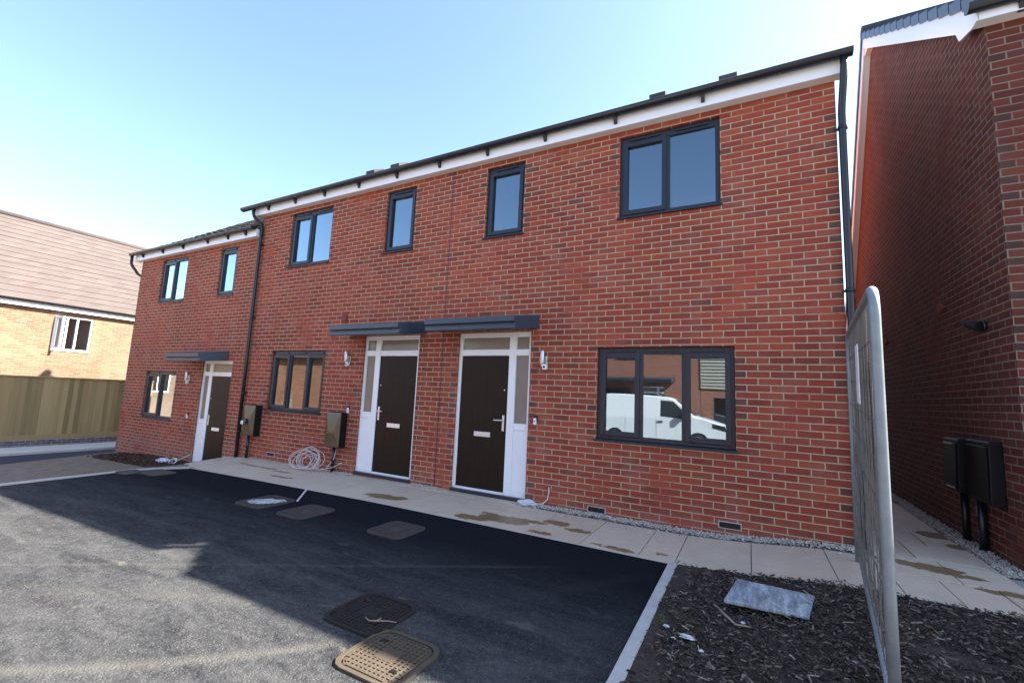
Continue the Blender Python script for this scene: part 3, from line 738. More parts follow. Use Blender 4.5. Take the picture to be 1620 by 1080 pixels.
# air bricks
for X in (-2.65, -1.19, -8.98):
    k = MB(); k.box(X, -.01, .055 if X < -8 else (.095 if X > -2 else .03), X + .225, .003, (.055 if X < -8 else (.095 if X > -2 else .03)) + .075)
    kb = k.build("air_brick", M['kerb'], pair, T_front)
    z0 = (.055 if X < -8 else (.095 if X > -2 else .03))
    g = MB(); g.box(X + .01, .001, z0 + .009, X + .215, .0045, z0 + .066)
    for q in range(9): g.box(X + .016 + q * .0222, .0045, z0 + .014, X + .027 + q * .0222, .007, z0 + .061)
    g.build("grille", M['black'], kb, T_front)
v = MB(); v.tube([(-7.2, -.02, 2.61), (-7.2, .035, 2.61)], .055, 14); v.box(-7.26, .001, 2.54, -7.14, .02, 2.68)
v.build("terracotta_vent", M['terracotta'], pair, T_front)

# =============== lower house at the left end
low = thing("brick_house", "lower red brick end house with one door and a stepped down roof", "house", (-12.5, 4.5, -.4))
EL2 = 4.48; X0, X1 = -15.07, -9.93
ops2 = [(-11.58, -10.44, -.43, 1.86), (-14.05, -12.62, .46, 1.60), (-13.983, -12.79, 3.286, 4.406), (-11.407, -10.755, 3.286, 4.406)]
b = MB(); wall_grid(b, X0, X1, -.62, EL2 + .02, ops2, quoins=((X0, 1),))
b.face([(X0, 0, -.62), (X0, 0, EL2), (X0, -4.5, 7.6), (X0, -9, EL2), (X0, -9, -.62)]); b.face([(X1, -9, -.62), (X0, -9, -.62), (X0, -9, EL2), (X1, -9, EL2)]); b.open = True
b.build("wall", M['brick'], low, T_front, attr=True)
window(low, T_front, -14.05, -12.62, .46, 1.60, [('sash', 1), ('fixed', 1)])
window(low, T_front, -13.983, -12.79, 3.286, 4.406, [('sash', 1), ('fixed', 1)])
window(low, T_front, -11.407, -10.755, 3.286, 4.406, [('sash', 1)])
door_set(low, T_front, -11.58, -10.44, -.43, 1.86, -1)
canopy(low, T_front, -12.2, -10.62, 2.07)
eaves(low, T_front, X0 - .1, -9.975, EL2, [-14.75, -13.75, -12.8, -11.75, -10.95, -10.3], X0 - .22, -9.95)
v = MB(); v.prism([(.125, EL2 - .005), (.125, EL2 + .155), (-4.5, 7.81), (-4.5, 7.6), (0, EL2 - .005)], X0 - .12, X0 - .1, lambda p, q, u: (u, p, q)); v.build("verge_board", M['upvc'], low, T_front)
v = MB(); v.box(-9.975, .002, EL2 - .005, -9.955, .125, EL2 + .155); v.build("box_end", M['upvc'], low, T_front)
zr2 = EL2 + .155 + 4.67 * .695
r = MB(); tiled_slope(r, X0 - .15, -9.94, .17, EL2 + .155, -4.5, zr2, 17); tiled_slope(r, X0 - .15, -9.94, -9.2, EL2 + .1, -4.5, zr2, 17)
rf2 = r.build("roof", M['tile_brown'], low, T_front)
u_ = MB(); u_.open = True
u_.face([(X0 - .14, .165, EL2 + .15), (-9.94, .165, EL2 + .15), (-9.94, -4.5, zr2 - .01), (X0 - .14, -4.5, zr2 - .01)]); u_.face([(X0 - .14, -9.2, EL2 + .09), (X0 - .14, -4.5, zr2 - .01), (-9.94, -4.5, zr2 - .01), (-9.94, -9.2, EL2 + .09)])
u_.build("roof_felt", M['dark'], rf2, T_front)
rd = MB(); rd.tube([(X0 - .15, -4.5, zr2 + .03), (-9.94, -4.5, zr2 + .03)], .11, 12); rd.build("ridge_tile", M['tile_brown'], rf2, T_front)
roof_vents(rf2, T_front, (-11.0, -10.35), -.75, EL2 + .155 + .92 * .695, .695)
downpipe(low, T_front, [(X0 - .15, .195, EL2 + .12), (X0 - .15, .19, EL2 - .08), (X0 - .13, .17, EL2 - .14), (X0 - .06, .05, EL2 - .34), (X0 - .05, -.05, EL2 - .40), (X0 - .05, -.06, 2.0), (X0 - .05, -.06, -.5)], (3.5, 1.5))

# =============== neighbour on the right, seen from its gable side
rh = thing("brick_house", "tall red brick neighbouring house seen end on across the dark passage with a white bargeboard", "house", (4.2, 3.8, .1))
GX = 1.155; FY = -.10; ER = 5.05
yr, zr3 = 3.84, 8.20; yb = 6.1
b = MB(); b.open = True
def quoin_strip(b, X, Y):
    pass
b.face([(GX + .106, FY, -.05), (7.5, FY, -.05), (7.5, FY, ER), (GX + .106, FY, ER)])
u = (.005 + 0) / .225
b.face([(GX, FY, -.05), (GX + .106, FY, -.05), (GX + .106, FY, ER), (GX, FY, ER)], at=2.0)
b.face([(GX, 8.0, -.05), (GX, FY, -.05), (GX, FY, ER), (GX, FY + .2, ER + .245), (GX, yr, zr3 - .15), (GX, 8.0, zr3 - .15 - 1.75 * (8.0 - yr))])
b.face([(7.5, 8.0, -.05), (GX, 8.0, -.05), (GX, 8.0, 1.8), (7.5, 8.0, 1.8)])
b.face([(7.5, FY, -.05), (7.5, 8.0, -.05), (7.5, 8.0, 1.8), (7.5, yr, zr3 - .22), (7.5, FY, ER)])
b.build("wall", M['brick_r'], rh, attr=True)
b = MB(); b.box(2.6, 4.2, -.05, 7.45, 11.5, 6.2); b.build("sun_blocker", M['brick_r'], rh, attr=True)  # unseen block added behind the gable to keep sun out of the passage
T_r = lambda u, d, z: (u, FY - d, z)
eaves(rh, T_r, 1.06, 7.6, ER, [1.35, 2.2, 3.1, 4.0, 5.0, 6.0, 7.0], .98, 7.7, .165, .12)
sl = (zr3 - (ER + .20)) / (yr + .28)
r = MB()
tiled_slope(r, 1.05, 7.6, .15, ER + .15, FY - yr, zr3, 16)
tiled_slope(r, 1.05, 7.6, FY - 8.3, zr3 - 1.75 * (8.3 - yr), FY - yr, zr3, 24)
rf3 = r.build("roof", M['tile_dark'], rh, T_r)
u_ = MB(); u_.open = True
u_.face([(1.055, .165, ER + .185), (7.6, .165, ER + .185), (7.6, FY - yr, zr3 - .01), (1.055, FY - yr, zr3 - .01)]); u_.face([(1.055, FY - 8.3, zr3 - 1.75 * (8.3 - yr) - .01), (1.055, FY - yr, zr3 - .01), (7.6, FY - yr, zr3 - .01), (7.6, FY - 8.3, zr3 - 1.75 * (8.3 - yr) - .01)])
u_.build("roof_felt", M['dark'], rf3, T_r)
rd = MB(); rd.tube([(1.04, FY - yr, zr3 + .02), (7.6, FY - yr, zr3 + .02)], .11, 12); rd.build("ridge_tile", M['tile_dark'], rf3, T_r)
# dry verge units stepping up the front slope and down the back
dv = MB(); N = 15
for i in range(N):
    y0 = -.27 + (yr + .25) * i / N; y1 = -.27 + (yr + .25) * (i + 1) / N - .022; za = ER + .19 + sl * (y0 + .27); zb2 = ER + .19 + sl * (y1 + .27) - .018
    dv.faces([(1.03, y0, za - .08), (1.03, y1, zb2 - .09), (1.03, y1, zb2 + .035), (1.03, y0, za + .055), (1.16, y0, za + .055), (1.16, y1, zb2 + .035), (1.16, y0, za - .08), (1.16, y1, zb2 - .09)],
             [(0, 1, 2, 3), (3, 2, 5, 4), (0, 3, 4, 6), (1, 7, 5, 2), (0, 6, 7, 1)])
for i in range(16):
    y0 = yr + (8.2 - yr) * i / 16; y1 = yr + (8.2 - yr) * (i + 1) / 16; za = zr3 - 1.75 * (y0 - yr); zb2 = zr3 - 1.75 * (y1 - yr)
    dv.faces([(1.03, y0, za - .14), (1.03, y1, zb2 - .16), (1.03, y1, zb2 + .06), (1.03, y0, za + .04), (1.16, y0, za + .04), (1.16, y1, zb2 + .06), (1.16, y0, za - .14), (1.16, y1, zb2 - .16)],
             [(0, 1, 2, 3), (3, 2, 5, 4), (0, 3, 4, 6), (1, 7, 5, 2), (0, 6, 7, 1)])
dv.build("dry_verge", M['canopy'], rf3)
vb = MB(); vb.prism([(-.25, ER + .13), (yr, zr3 - .09), (yr, zr3 + .01), (-.25, ER + .22)], 1.045, 1.16, lambda p, q, a: (a, p, q)); vb.build("verge_batten", M['black'], rf3)
bb = MB(); bb.prism([(-.225, ER + .14), (yr, zr3 - .09), (yr, zr3 - .30), (.215, ER + .205), (.15, ER + .075), (-.12, ER - .006), (-.225, ER - .006)], 1.05, 1.068, lambda p, q, a: (a, p, q))
bb.build("bargeboard", M['upvc'], rh)
bb = MB(); bb.prism([(yr, zr3 - .14), (8.1, zr3 - .14 - 1.75 * (8.1 - yr)), (8.1, zr3 - .46 - 1.75 * (8.1 - yr)), (yr, zr3 - .46)], 1.05, 1.068, lambda p, q, a: (a, p, q)); bb.build("bargeboard", M['upvc'], rh)
sf = MB(); sf.prism([(.22, ER + .225), (yr, zr3 - .275), (yr, zr3 - .295), (.22, ER + .205)], 1.068, 1.154, lambda p, q, a: (a, p, q)); sf.prism([(yr, zr3 - .42), (8.1, zr3 - .42 - 1.75 * (8.1 - yr)), (8.1, zr3 - .45 - 1.75 * (8.1 - yr)), (yr, zr3 - .45)], 1.068, 1.154, lambda p, q, a: (a, p, q))
sf.box(1.07, yr - .2, zr3 - .45, 1.153, yr + .14, zr3 - .25)
sf.build("soffit", M['soffit'], rh)
v = MB(); v.tube([(GX + .02, 1.45, 2.65), (GX - .03, 1.45, 2.65)], .055, 14); v.build("terracotta_vent", M['terracotta'], rh)
v = MB(); v.tube([(GX + .02, 3.87, 2.55), (GX - .03, 3.87, 2.55)], .055, 14); v.build("terracotta_vent", M['terracotta'], rh)

# =============== orange brick house beyond the fence
OX = -22.0
oh = thing("brick_house", "sunlit orange brick house with a pink brown tiled roof behind the timber fence", "house", (-26, -1, -1.2))
T_o = lambda u, d, z: (OX + d, u, z)
b = MB(); b.open = True; wall_grid(b, -2.2, 16, -1.4, 3.62, [(.46, 1.48, 2.22, 3.46)], x0=0)
b.face([(-2.2, -9, -1.4), (-2.2, 0, -1.4), (-2.2, 0, 3.62), (-2.2, -4.5, 7.4), (-2.2, -9, 3.62)]); b.face([(16, 0, -1.4), (16, -9, -1.4), (16, -9, 3.62), (16, -4.5, 7.4), (16, 0, 3.62)])
b.face([(-2.2, -9, -1.4), (-2.2, -9, 3.62), (16, -9, 3.62), (16, -9, -1.4)])
b.build("wall", M['brick_o'], oh, T_o, attr=True)
window(oh, T_o, .46, 1.48, 2.22, 3.46, [('open', 1), ('fixed', 1), ('fixed', 1.35)], frame=M['upvc'], vent=False, rec=.02)
f = MB(); f.box(-2.3, .14, 3.60, 16.1, .16, 3.74); f.build("fascia", M['upvc'], oh, T_o)
s_ = MB(); s_.box(-2.3, .003, 3.61, 16.1, .14, 3.62); s_.build("soffit", M['soffit'], oh, T_o)
gutter(oh, T_o, -2.3, 16.1, .23, 3.80, .055, [])
r = MB(); tiled_slope(r, -2.35, 16.15, .2, 3.80, -4.5, 7.55, 16, th=.022, col=30); tiled_slope(r, -2.35, 16.15, -9.2, 3.80, -4.5, 7.55, 12, th=.035, col=1.2)
ro = r.build("roof", M['tile_pink'], oh, T_o)
u_ = MB(); u_.open = True; u_.face([(-2.3, .19, 3.795), (16.1, .19, 3.795), (16.1, -4.5, 7.54), (-2.3, -4.5, 7.54)]); u_.face([(-2.3, -9.2, 3.795), (-2.3, -4.5, 7.54), (16.1, -4.5, 7.54), (16.1, -9.2, 3.795)]); u_.build("roof_felt", M['tile_pink'], ro, T_o)
rd = MB(); rd.tube([(-2.3, -4.5, 7.56), (16.1, -4.5, 7.56)], .12, 12); rd.build("ridge_tile", M['tile_pink'], ro, T_o)

# =============== timber fence on a blue brick plinth
pl = thing("retaining_wall", "low blue grey brick retaining wall under the timber fence", "wall", (-19.5, 0, -.9))
b = MB(); b.box(-19.62, -2.45, -1.3, -19.45, 14, -.60); b.build("wall", M['blue_brick'], pl)
def coping():
    b = MB(); b.box(-19.64, -2.47, -.598, -19.43, 14, -.535); b.build("coping", M['blue_brick'], pl, bevel=.008)
coping()
fc = thing("timber_fence", "tall close boarded timber fence with greenish brown vertical boards", "fence", (-19.55, 0, -.53))
b = MB(); y = -2.4
while y < 14:
    wv = random.uniform(.10, .125); zt = 1.30 + random.uniform(-.008, .008); dx = random.uniform(-.006, .006)
    b.box(-19.56 + dx, y, -.40, -19.535 + dx, y + wv + .008, zt); y += wv
b.build("boards", M['fence'], fc)
b = MB(); b.box(-19.57, -2.4, 1.295, -19.50, 14, 1.33); b.build("capping_rail", M['fence'], fc)
b = MB(); b.box(-19.575, -2.4, -.535, -19.52, 14, -.395); b.build("gravel_board", M['fence'], fc)
for z in (-.1, .45, 1.05):
    b = MB(); b.box(-19.65, -2.4, z, -19.575, 14, z + .09); b.build("rail", M['fence'], fc)
for k in range(7):
    b = MB(); b.box(-19.76, -2.4 + k * 2.7, -1.2, -19.655, -2.3 + k * 2.7, 1.28); b.build("post", M['fence'], fc)

# =============== across the street (seen in the window reflections)
sh = thing("brick_house", "red brick house across the street reflected in the downstairs window with grey porch canopies", "house", (-9, -21, -.3))
SY = -17.0
T_s = lambda u, d, z: (u, SY + d, z)
b = MB(); b.open = True
so_ = [(-7.6, -6.1, .9, 2.05), (-5.6, -4.5, -.2, 2.15), (-11, -9.5, .9, 2.05), (-10.6, -9.5, 3.5, 4.6), (-6.9, -5.7, 3.5, 4.6)]
wall_grid(b, -16, -2.9, -.3, 4.9, so_)
b.face([(-16, 0, -.3), (-16, 0, 4.9), (-16, -4, 7.2), (-16, -8, 4.9), (-16, -8, -.3)]); b.face([(-2.9, 0, -.3), (-2.9, -8, -.3), (-2.9, -8, 4.9), (-2.9, -4, 7.2), (-2.9, 0, 4.9)])
b.build("wall", M['brick_s'], sh, T_s, attr=True)
for a, c, e, f_ in so_:
    if e > 0: window(sh, T_s, a, c, e, f_, [('fixed', 1), ('fixed', 1)], vent=False)
door_set(sh, T_s, -5.6, -4.5, -.2, 2.15, +1)
canopy(sh, T_s, -8.2, -5.95, 2.62); canopy(sh, T_s, -5.9, -4.0, 2.62)
r = MB(); tiled_slope(r, -16.2, -2.7, .3, 4.85, -4, 7.3, 12, col=.6); tiled_slope(r, -16.2, -2.7, -8.3, 4.85, -4, 7.3, 8, col=1.2); r.build("roof", M['tile_brown'], sh, T_s)
chs = thing("clad_house", "house across the street with pale cream boarded upper storey reflected in the window edge", "house", (1, -21, -.3))
b = MB(); b.open = True; so2 = [(-2.35, -.6, .55, 1.75), (1.2, 2.6, .7, 1.9)]; wall_grid(b, -2.88, 5, -.3, 2.15, so2)
b.face([(5, 0, -.3), (5, -8, -.3), (5, -8, 2.15), (5, 0, 2.15)]); b.build("wall", M['brick_s'], chs, T_s, attr=True)
for a, c, e, f_ in so2: window(chs, T_s, a, c, e, f_, [('fixed', 1), ('fixed', 1)], vent=False)
b = MB()
for k in range(20): z = 2.15 + k * .15; b.prism([(-.02, z), (.07, z), (.02, z + .15), (-.02, z + .15)], -2.88, 5.05, lambda p, q, u: (u, p, q))
b.box(-2.87, -7.9, 2.15, 5.0, -.03, 5.1); b.build("cladding", M['clad'], chs, T_s)
r = MB(); tiled_slope(r, -2.95, 5.2, .3, 5.0, -4, 7.3, 12, col=.6); tiled_slope(r, -2.95, 5.2, -8.3, 5.0, -4, 7.3, 8, col=1.2); r.build("roof", M['tile_dark'], chs, T_s)
os_ = thing("brick_house", "sunlit orange brick house down the street reflected in the second downstairs window", "house", (-27, -18, -1.1))
OY = -14.0; T_q = lambda u, d, z: (u, OY + d, z)
b = MB(); b.open = True; so3 = [(-31.5, -30.2, .9, 2.2), (-28.9, -27.9, -.2, .9)]; wall_grid(b, -36, -19.5, -1.4, 3.3, so3)
b.face([(-19.5, 0, -1.4), (-19.5, -8, -1.4), (-19.5, -8, 3.3), (-19.5, -4, 4.5), (-19.5, 0, 3.3)]); b.build("wall", M['brick_t'], os_, T_q, attr=True)
for a, c, e, f_ in so3: window(os_, T_q, a, c, e, f_, [('fixed', 1), ('fixed', 1)], frame=M['upvc'], vent=False)
r = MB(); tiled_slope(r, -36.2, -19.3, .3, 3.25, -4, 4.6, 12, col=.6); tiled_slope(r, -36.2, -19.3, -8.3, 3.25, -4, 4.6, 8, col=1.2); r.build("roof", M['tile_pink'], os_, T_q)

wh = thing("brick_house", "orange brick house far to the west reflected in the lower end house window", "house", (-38, -9, -1.3))
T_w = lambda u, d, z: (-34 + d, u, z)
b = MB(); b.open = True; so4 = [(-9.5, -8.2, .6, 1.9), (-6.2, -5.2, -1.2, .9)]; wall_grid(b, -15, -4.6, -1.5, 4.2, so4)
b.face([(-4.6, 0, -1.5), (-4.6, -8, -1.5), (-4.6, -8, 4.2), (-4.6, -4, 6), (-4.6, 0, 4.2)]); b.face([(-15, 0, -1.5), (-15, 0, 4.2), (-15, -4, 6), (-15, -8, 4.2), (-15, -8, -1.5)])
b.build("wall", M['brick_o'], wh, T_w, attr=True)
for a, c, e, f_ in so4: window(wh, T_w, a, c, e, f_, [('fixed', 1), ('fixed', 1)], frame=M['upvc'], vent=False)
r = MB(); tiled_slope(r, -15.2, -4.4, .3, 4.1, -4, 6.1, 12, col=30); tiled_slope(r, -15.2, -4.4, -8.3, 4.1, -4, 6.1, 8, col=30); r.build("roof", M['tile_pink'], wh, T_w)

# =============== white van in the street
def van():
    gz = gh(-4, -12) - .03; Yn, Yf = -11.75, -13.55; nose = -1.55
    v = thing("van", "white panel van parked in the street opposite and mirrored in the downstairs window", "van", (-4, -12.6, gz))
    prof = [(0.0, .42), (-.02, .78), (-.14, .95), (-.75, 1.13), (-1.05, 1.19), (-1.75, 1.80), (-2.05, 1.90), (-3.0, 1.94), (-4.7, 1.93), (-4.86, 1.85), (-4.93, 1.05), (-4.93, .40), (-4.45, .32), (-.6, .30)]
    b = MB(); n = len(prof); rows = []
    def inset(z): return 0 if z < 1.05 else .15 * ((z - 1.05) / .9) ** 1.3
    ys = [(0, 1.0), (.06, .0)]
    lay = []
    for yy, k in ((Yn, 1.0), (Yn - .05, 0.0), (Yf + .05, 0.0), (Yf, 1.0)):
        L = []
        for x, z in prof:
            i = inset(z); sgn = -1 if yy > -12.6 else 1
            sx = x * (1 - .012 * k) - .03 * k; szz = .38 + (z - .38) * (1 - .03 * k) if z > .5 else z
            L.append((nose + sx, yy + sgn * i, gz + szz))
        lay.append(L)
    for A, B in zip(lay, lay[1:]):
        for i in range(n): j = (i + 1) % n; b.face([A[i], A[j], B[j], B[i]], True)
    b.face(lay[0][::-1]); b.face(lay[-1]); b.build("body", M['van'], v)
    def side(x, z, s, o=.006):
        yy = (Yn if s > 0 else Yf); return (nose + x, yy - s * inset(z) + s * o, gz + z)
    for s in (1, -1):
        g = MB(); g.open = True
        g.face([side(*p, s) for p in [(-1.22, 1.2), (-1.82, 1.74), (-2.25, 1.78), (-2.25, 1.17), (-1.5, 1.14)]]); g.build("side_window", M['van_glass'], v)
        k = MB(); k.box(*side(-2.35, .98, s, 0)[:2], gz + .96, nose - 2.17, (Yn if s > 0 else Yf) + s * .03, gz + 1.0); k.build("door_handle", M['black'], v)
        m_ = MB(); m_.prism([(-1.42, 1.12), (-1.56, 1.12), (-1.58, 1.34), (-1.46, 1.34)], 0, 1, lambda p, q, a: (nose + p, (Yn if s > 0 else Yf) + s * (.02 + .2 * a), gz + q)); m_.build("mirror", M['black'], v, bevel=.02)
        h = MB(); h.prism([(-.03, .74), (-.5, .86), (-.5, 1.0), (-.13, .93)], 0, 1, lambda p, q, a: (nose + p + .012, (Yn if s > 0 else Yf) + s * (.012 - .25 * a), gz + q + .004)); h.build("headlight", M['van_glass'], v)
        d = MB()
        for x in (-1.25, -2.4, -3.55): d.box(nose + x - .004, (Yn if s > 0 else Yf) - s * .004, gz + .45, nose + x + .004, (Yn if s > 0 else Yf) + s * .003, gz + 1.06)
        d.build("door_seam", M['black'], v)
    g = MB(); g.open = True
    g.face([(nose - 1.10, Yn - .2, gz + 1.245), (nose - 1.10, Yf + .2, gz + 1.245), (nose - 1.74, Yf + .27, gz + 1.805), (nose - 1.74, Yn - .27, gz + 1.805)]); g.build("windscreen", M['van_glass'], v)
    bp = MB(); bp.box(nose - .35, Yf + .02, gz + .3, nose + .05, Yn - .02, gz + .62); bp.build("bumper", M['black'], v, bevel=.04)
    for x in (-.95, -3.95):
        for yy, s in ((Yn, 1), (Yf, -1)):
            w = MB(); w.tube([(nose + x, yy - s * .2, gz + .33), (nose + x, yy + s * .012, gz + .33)], .33, 28); wo = w.build("wheel", M['tyre'], v)
            r_ = MB(); r_.tube([(nose + x, yy + s * .005, gz + .33), (nose + x, yy + s * .02, gz + .33)], .21, 20); r_.build("rim", M['lamp'], wo)
van()

# ---------------------------------------------------------------- wall fittings
def wall_lamp(loc, label):
    x, y, z = loc; l = thing("wall_lamp", label, "wall lamp", loc, "steel wall lamps beside the doors")
    b = MB(); b.box(x - .045, y - .012, z - .08, x + .045, y - .001, z + .06); b.build("back_plate", M['lamp'], l, bevel=.004)
    b = MB(); b.tube([(x - .01, y - .05, z - .05), (x - .01, y - .05, z + .13)], .03, 18); b.box(x - .022, y - .05, z + .01, x + .002, y - .01, z + .05); b.build("lamp_tube", M['lamp'], l, bevel=.002)
    b = MB(); b.box(x + .0, y - .075, z - .125, x + .06, y - .02, z - .055); s = b.build("sensor_head", M['upvc'], l, bevel=.008)
    b = MB(); b.tube([(x + .03, y - .075, z - .09), (x + .03, y - .08, z - .09)], .016, 12); b.build("sensor_lens", M['black'], s)
    return l
L0 = wall_lamp((-3.30, -.0, 1.885), "short steel cylinder wall lamp between the nearest door and the large downstairs window")
dup(L0, (-7.02, 0, 1.90), "steel wall lamp between the middle door and the three pane window by the meter boxes")
dup(L0, (-12.06, 0, 1.465), "steel wall lamp on the lower end house between its window and door")
def doorbell(loc, label):
    x, y, z = loc; d = thing("doorbell", label, "doorbell", loc, "white doorbells beside the doors")
    b = MB(); b.box(x - .012, y - .022, z + .0, x + .032, y - .001, z + .075); b.build("back_box", M['black'], d, bevel=.003)
    b = MB(); b.box(x - .022, y - .032, z - .05, x + .018, y - .004, z + .035); p = b.build("bell_push", M['upvc'], d, bevel=.004)
    b = MB(); b.tube([(x - .002, y - .032, z - .005), (x - .002, y - .035, z - .005)], .009, 12); b.build("button", M['dark'], p)
    return d
D0 = doorbell((-3.395, 0, 1.08), "small white doorbell right of the nearest front door")
dup(D0, (-6.905, 0, 1.03), "small white doorbell left of the middle front door above the brown meter box")
dup(D0, (-11.9, 0, .63), "small white doorbell left of the far lower front door")

def meter_mat(name, a, b_, rough):
    t = NT(name); n = t.noise(t.obj(), 5, 5, .6); return t.out(t.mix(n, a, b_), rough, .3 if rough > .5 else .6)
M['meter'] = meter_mat("brown_gloss_meter", (.085, .058, .030), (.15, .108, .058), .24)
M['meter_blk'] = meter_mat("black_meter", (.004, .004, .0045), (.009, .009, .010), .55)
def gas_box(x0, x1, z0, z1, d, label, knob, peel):
    g = thing("meter_box", label, "meter box", ((x0 + x1) / 2, 0, z0))
    b = MB(); b.box(x0, -d + .035, z0, x1, -.001, z1); b.build("case", M['meter_blk'], g, bevel=.008)
    b = MB(); mx = (x0 + x1) / 2; mz = (z0 + z1) / 2 - .02
    # faceted lid: four sloping planes meeting on a raised centre
    A = [(x0 + .005, -d + .034, z0 + .005), (x1 - .005, -d + .034, z0 + .005), (x1 - .005, -d + .034, z1 - .005), (x0 + .005, -d + .034, z1 - .005)]
    B = [(mx - .075, -d - .004, mz - .03), (mx + .075, -d - .004, mz - .03), (mx + .075, -d - .004, mz + .03), (mx - .075, -d - .004, mz + .03)]
    b.faces(A + B, [(0, 1, 5, 4), (1, 2, 6, 5), (2, 3, 7, 6), (3, 0, 4, 7), (4, 5, 6, 7), (3, 2, 1, 0)]); lid = b.build("lid", M['meter'], g, bevel=.003)
    if knob:
        k = MB(); k.tube([(mx - .02, -d - .004, mz + .0), (mx - .02, -d - .045, mz + .0)], .058, 18); k.build("lock", M['black'], lid)
        k = MB(); k.box(mx - .10, -d - .056, mz - .055, mx - .035, -d - .046, mz + .012); k.build("tag", M['upvc'], lid, bevel=.003)
        k = MB(); k.box(x0 + .06, -d + .02, z0 + .032, x1 - .08, -d + .032, z0 + .046); k.build("badge", M['black'], lid)
    b = MB(); px = x0 + .12 if knob else x0 + .17; b.tube([(px, -.06, z0 + .01), (px, -.06, -.03)], .028, 12); b.build("service_pipe", M['black'], g)
    return g
gas_box(-9.64, -9.27, .40, .985, .17, "brown glossy gas meter box with a black lock and white tag beside the left downpipe", True, False)
gas_box(-7.28, -6.92, .40, .985, .17, "brown glossy meter box with plain faceted lid above the coiled white cable", False, True)
# meters on the neighbour's gable
def side_meter(y0, y1, z0, z1, p, label, py, foil):
    g = thing("meter_box", label, "meter box", (GX, (y0 + y1) / 2, z0))
    b = MB(); b.prism([(GX - .002, z0), (GX - p, z0 + .03), (GX - p * .9, z1 - .01), (GX - p * .8, z1), (GX - .002, z1 + .012)], y0, y1, lambda a, q, u: (a, u, q)); b.build("case", M['meter_blk'], g, bevel=.008)
    b = MB(); b.prism([(GX - p - .001, z0 + .05), (GX - p - .009, z0 + .055), (GX - p * .9 - .012, z1 - .05), (GX - p * .9 - .001, z1 - .045)], y0 + .03, y1 - .03, lambda a, q, u: (a, u, q)); lid = b.build("lid", M['meter_blk'], g, bevel=.006)
    if foil:
        for z in (z0 + .055, z1 - .06):
            k = MB(); k.box(GX - p - .014, y0 + .07, z, GX - p - .009, y1 - .10, z + .012); k.build("catch", M['chrome'], lid)
    b = MB(); b.tube([(GX - .05, py, z0 + .02), (GX - .05, py, .05)], .034, 12); b.build("service_pipe", M['black'], g)
side_meter(.26, .76, .58, 1.175, .11, "larger black meter box on the passage wall nearer the corner", .66, False)
side_meter(.84, 1.22, .60, 1.165, .15, "slimmer black meter box deeper in the passage with small bright catches", 1.05, True)
fl = thing("security_light", "small black security light high on the passage wall", "lamp", (GX, .40, 2.27))
b = MB(); b.tube([(GX - .002, .40, 2.27), (GX - .03, .40, 2.27)], .05, 16); b.build("back_plate", M['black'], fl)
b = MB(); b.tube([(GX - .03, .41, 2.27), (GX - .07, .50, 2.30), (GX - .10, .62, 2.34)], [.055, .042, .024], 14); b.build("lamp_head", M['tyre'], fl)

# ---------------------------------------------------------------- covers in the yard
def cover(loc, w, d, label, mat, grid, rz=0.0, chamf=.085, holes=True, pale=False):
    x, y = loc; z = gh(x, y) + .004
    c = thing("manhole_cover", label, "manhole cover", (x, y, z), "iron covers set in the asphalt yard")
    def oct_(w, d, k):
        P = []
        for cx, cy, a0 in ((w/2 - k, -d/2 + k, -90), (w/2 - k, d/2 - k, 0), (-w/2 + k, d/2 - k, 90), (-w/2 + k, -d/2 + k, 180)):
            P += [(cx + k * math.cos(R(a0 + a)), cy + k * math.sin(R(a0 + a))) for a in (0, 30, 60, 90)]
        return P
    O = oct_(w, d, chamf); I = oct_(w - .05, d - .05, chamf - .012); n = 16
    f = MB(); f.faces([(x + p, y + q, z + .010) for p, q in O] + [(x + p, y + q, z + .010) for p, q in I] + [(x + p, y + q, z - .05) for p, q in O] + [(x + p, y + q, z - .02) for p, q in I],
                      [(k, (k+1) % n, n + (k+1) % n, n + k) for k in range(n)] + [(k, 2*n + k, 2*n + (k+1) % n, (k+1) % n) for k in range(n)] + [(n + k, n + (k+1) % n, 3*n + (k+1) % n, 3*n + k) for k in range(n)])
    f.build("frame", mat, c, bevel=.003)
    I2 = oct_(w - .062, d - .062, chamf - .014); l = MB()
    l.prism(I2, -.03, .004, lambda p, q, a: (x + p, y + q, z + a))
    if grid:
        m = 12; x0, x1, y0, y1 = x - w/2 + .04, x + w/2 - .04, y - d/2 + .04, y + d/2 - .04
        for i in range(m + 1):
            k = abs(i / m - .5) * 2; e = .05 * max(0, (k - .75) * 4)
            u = x0 + (x1 - x0) * i / m; l.box(u - .005, y0 + e, z + .004, u + .005, y1 - e, z + .0095)
            u = y0 + (y1 - y0) * i / m; l.box(x0 + e, u - .005, z + .0042, x1 - e, u + .005, z + .0085)
        l.box(x - w * .14, y - d * .12, z + .0045, x + w * .14, y + d * .12, z + .0105)
    lid = l.build("lid", mat, c, bevel=.0015)
    if holes:
        for sx in (-.27, .27):
            h = MB(); h.box(x + sx * w - .018, y - .22 * d * (1 if sx > 0 else -1) - .012, z + .002, x + sx * w + .018, y - .22 * d * (1 if sx > 0 else -1) + .012, z + .0125); h.build("keyhole", M['black'], lid)
    if pale:
        k = MB(); k.prism([(-.17, -.13), (-.04, -.17), (.08, -.10), (.16, .03), (.19, .14), (.10, .18), (.03, .11), (-.06, .12), (-.12, .02), (-.19, -.05)], .004, .0115, lambda p, q, a: (x + p, y + q, z + a)); k.build("cement_splash", M['iron_pale'], lid)
    c.rotation_euler = (0, 0, rz)
    return c
cover((-2.572, -3.515), .435, .42, "rusty brown cover half in sunlight at the bottom edge of the yard", M['iron'], True)
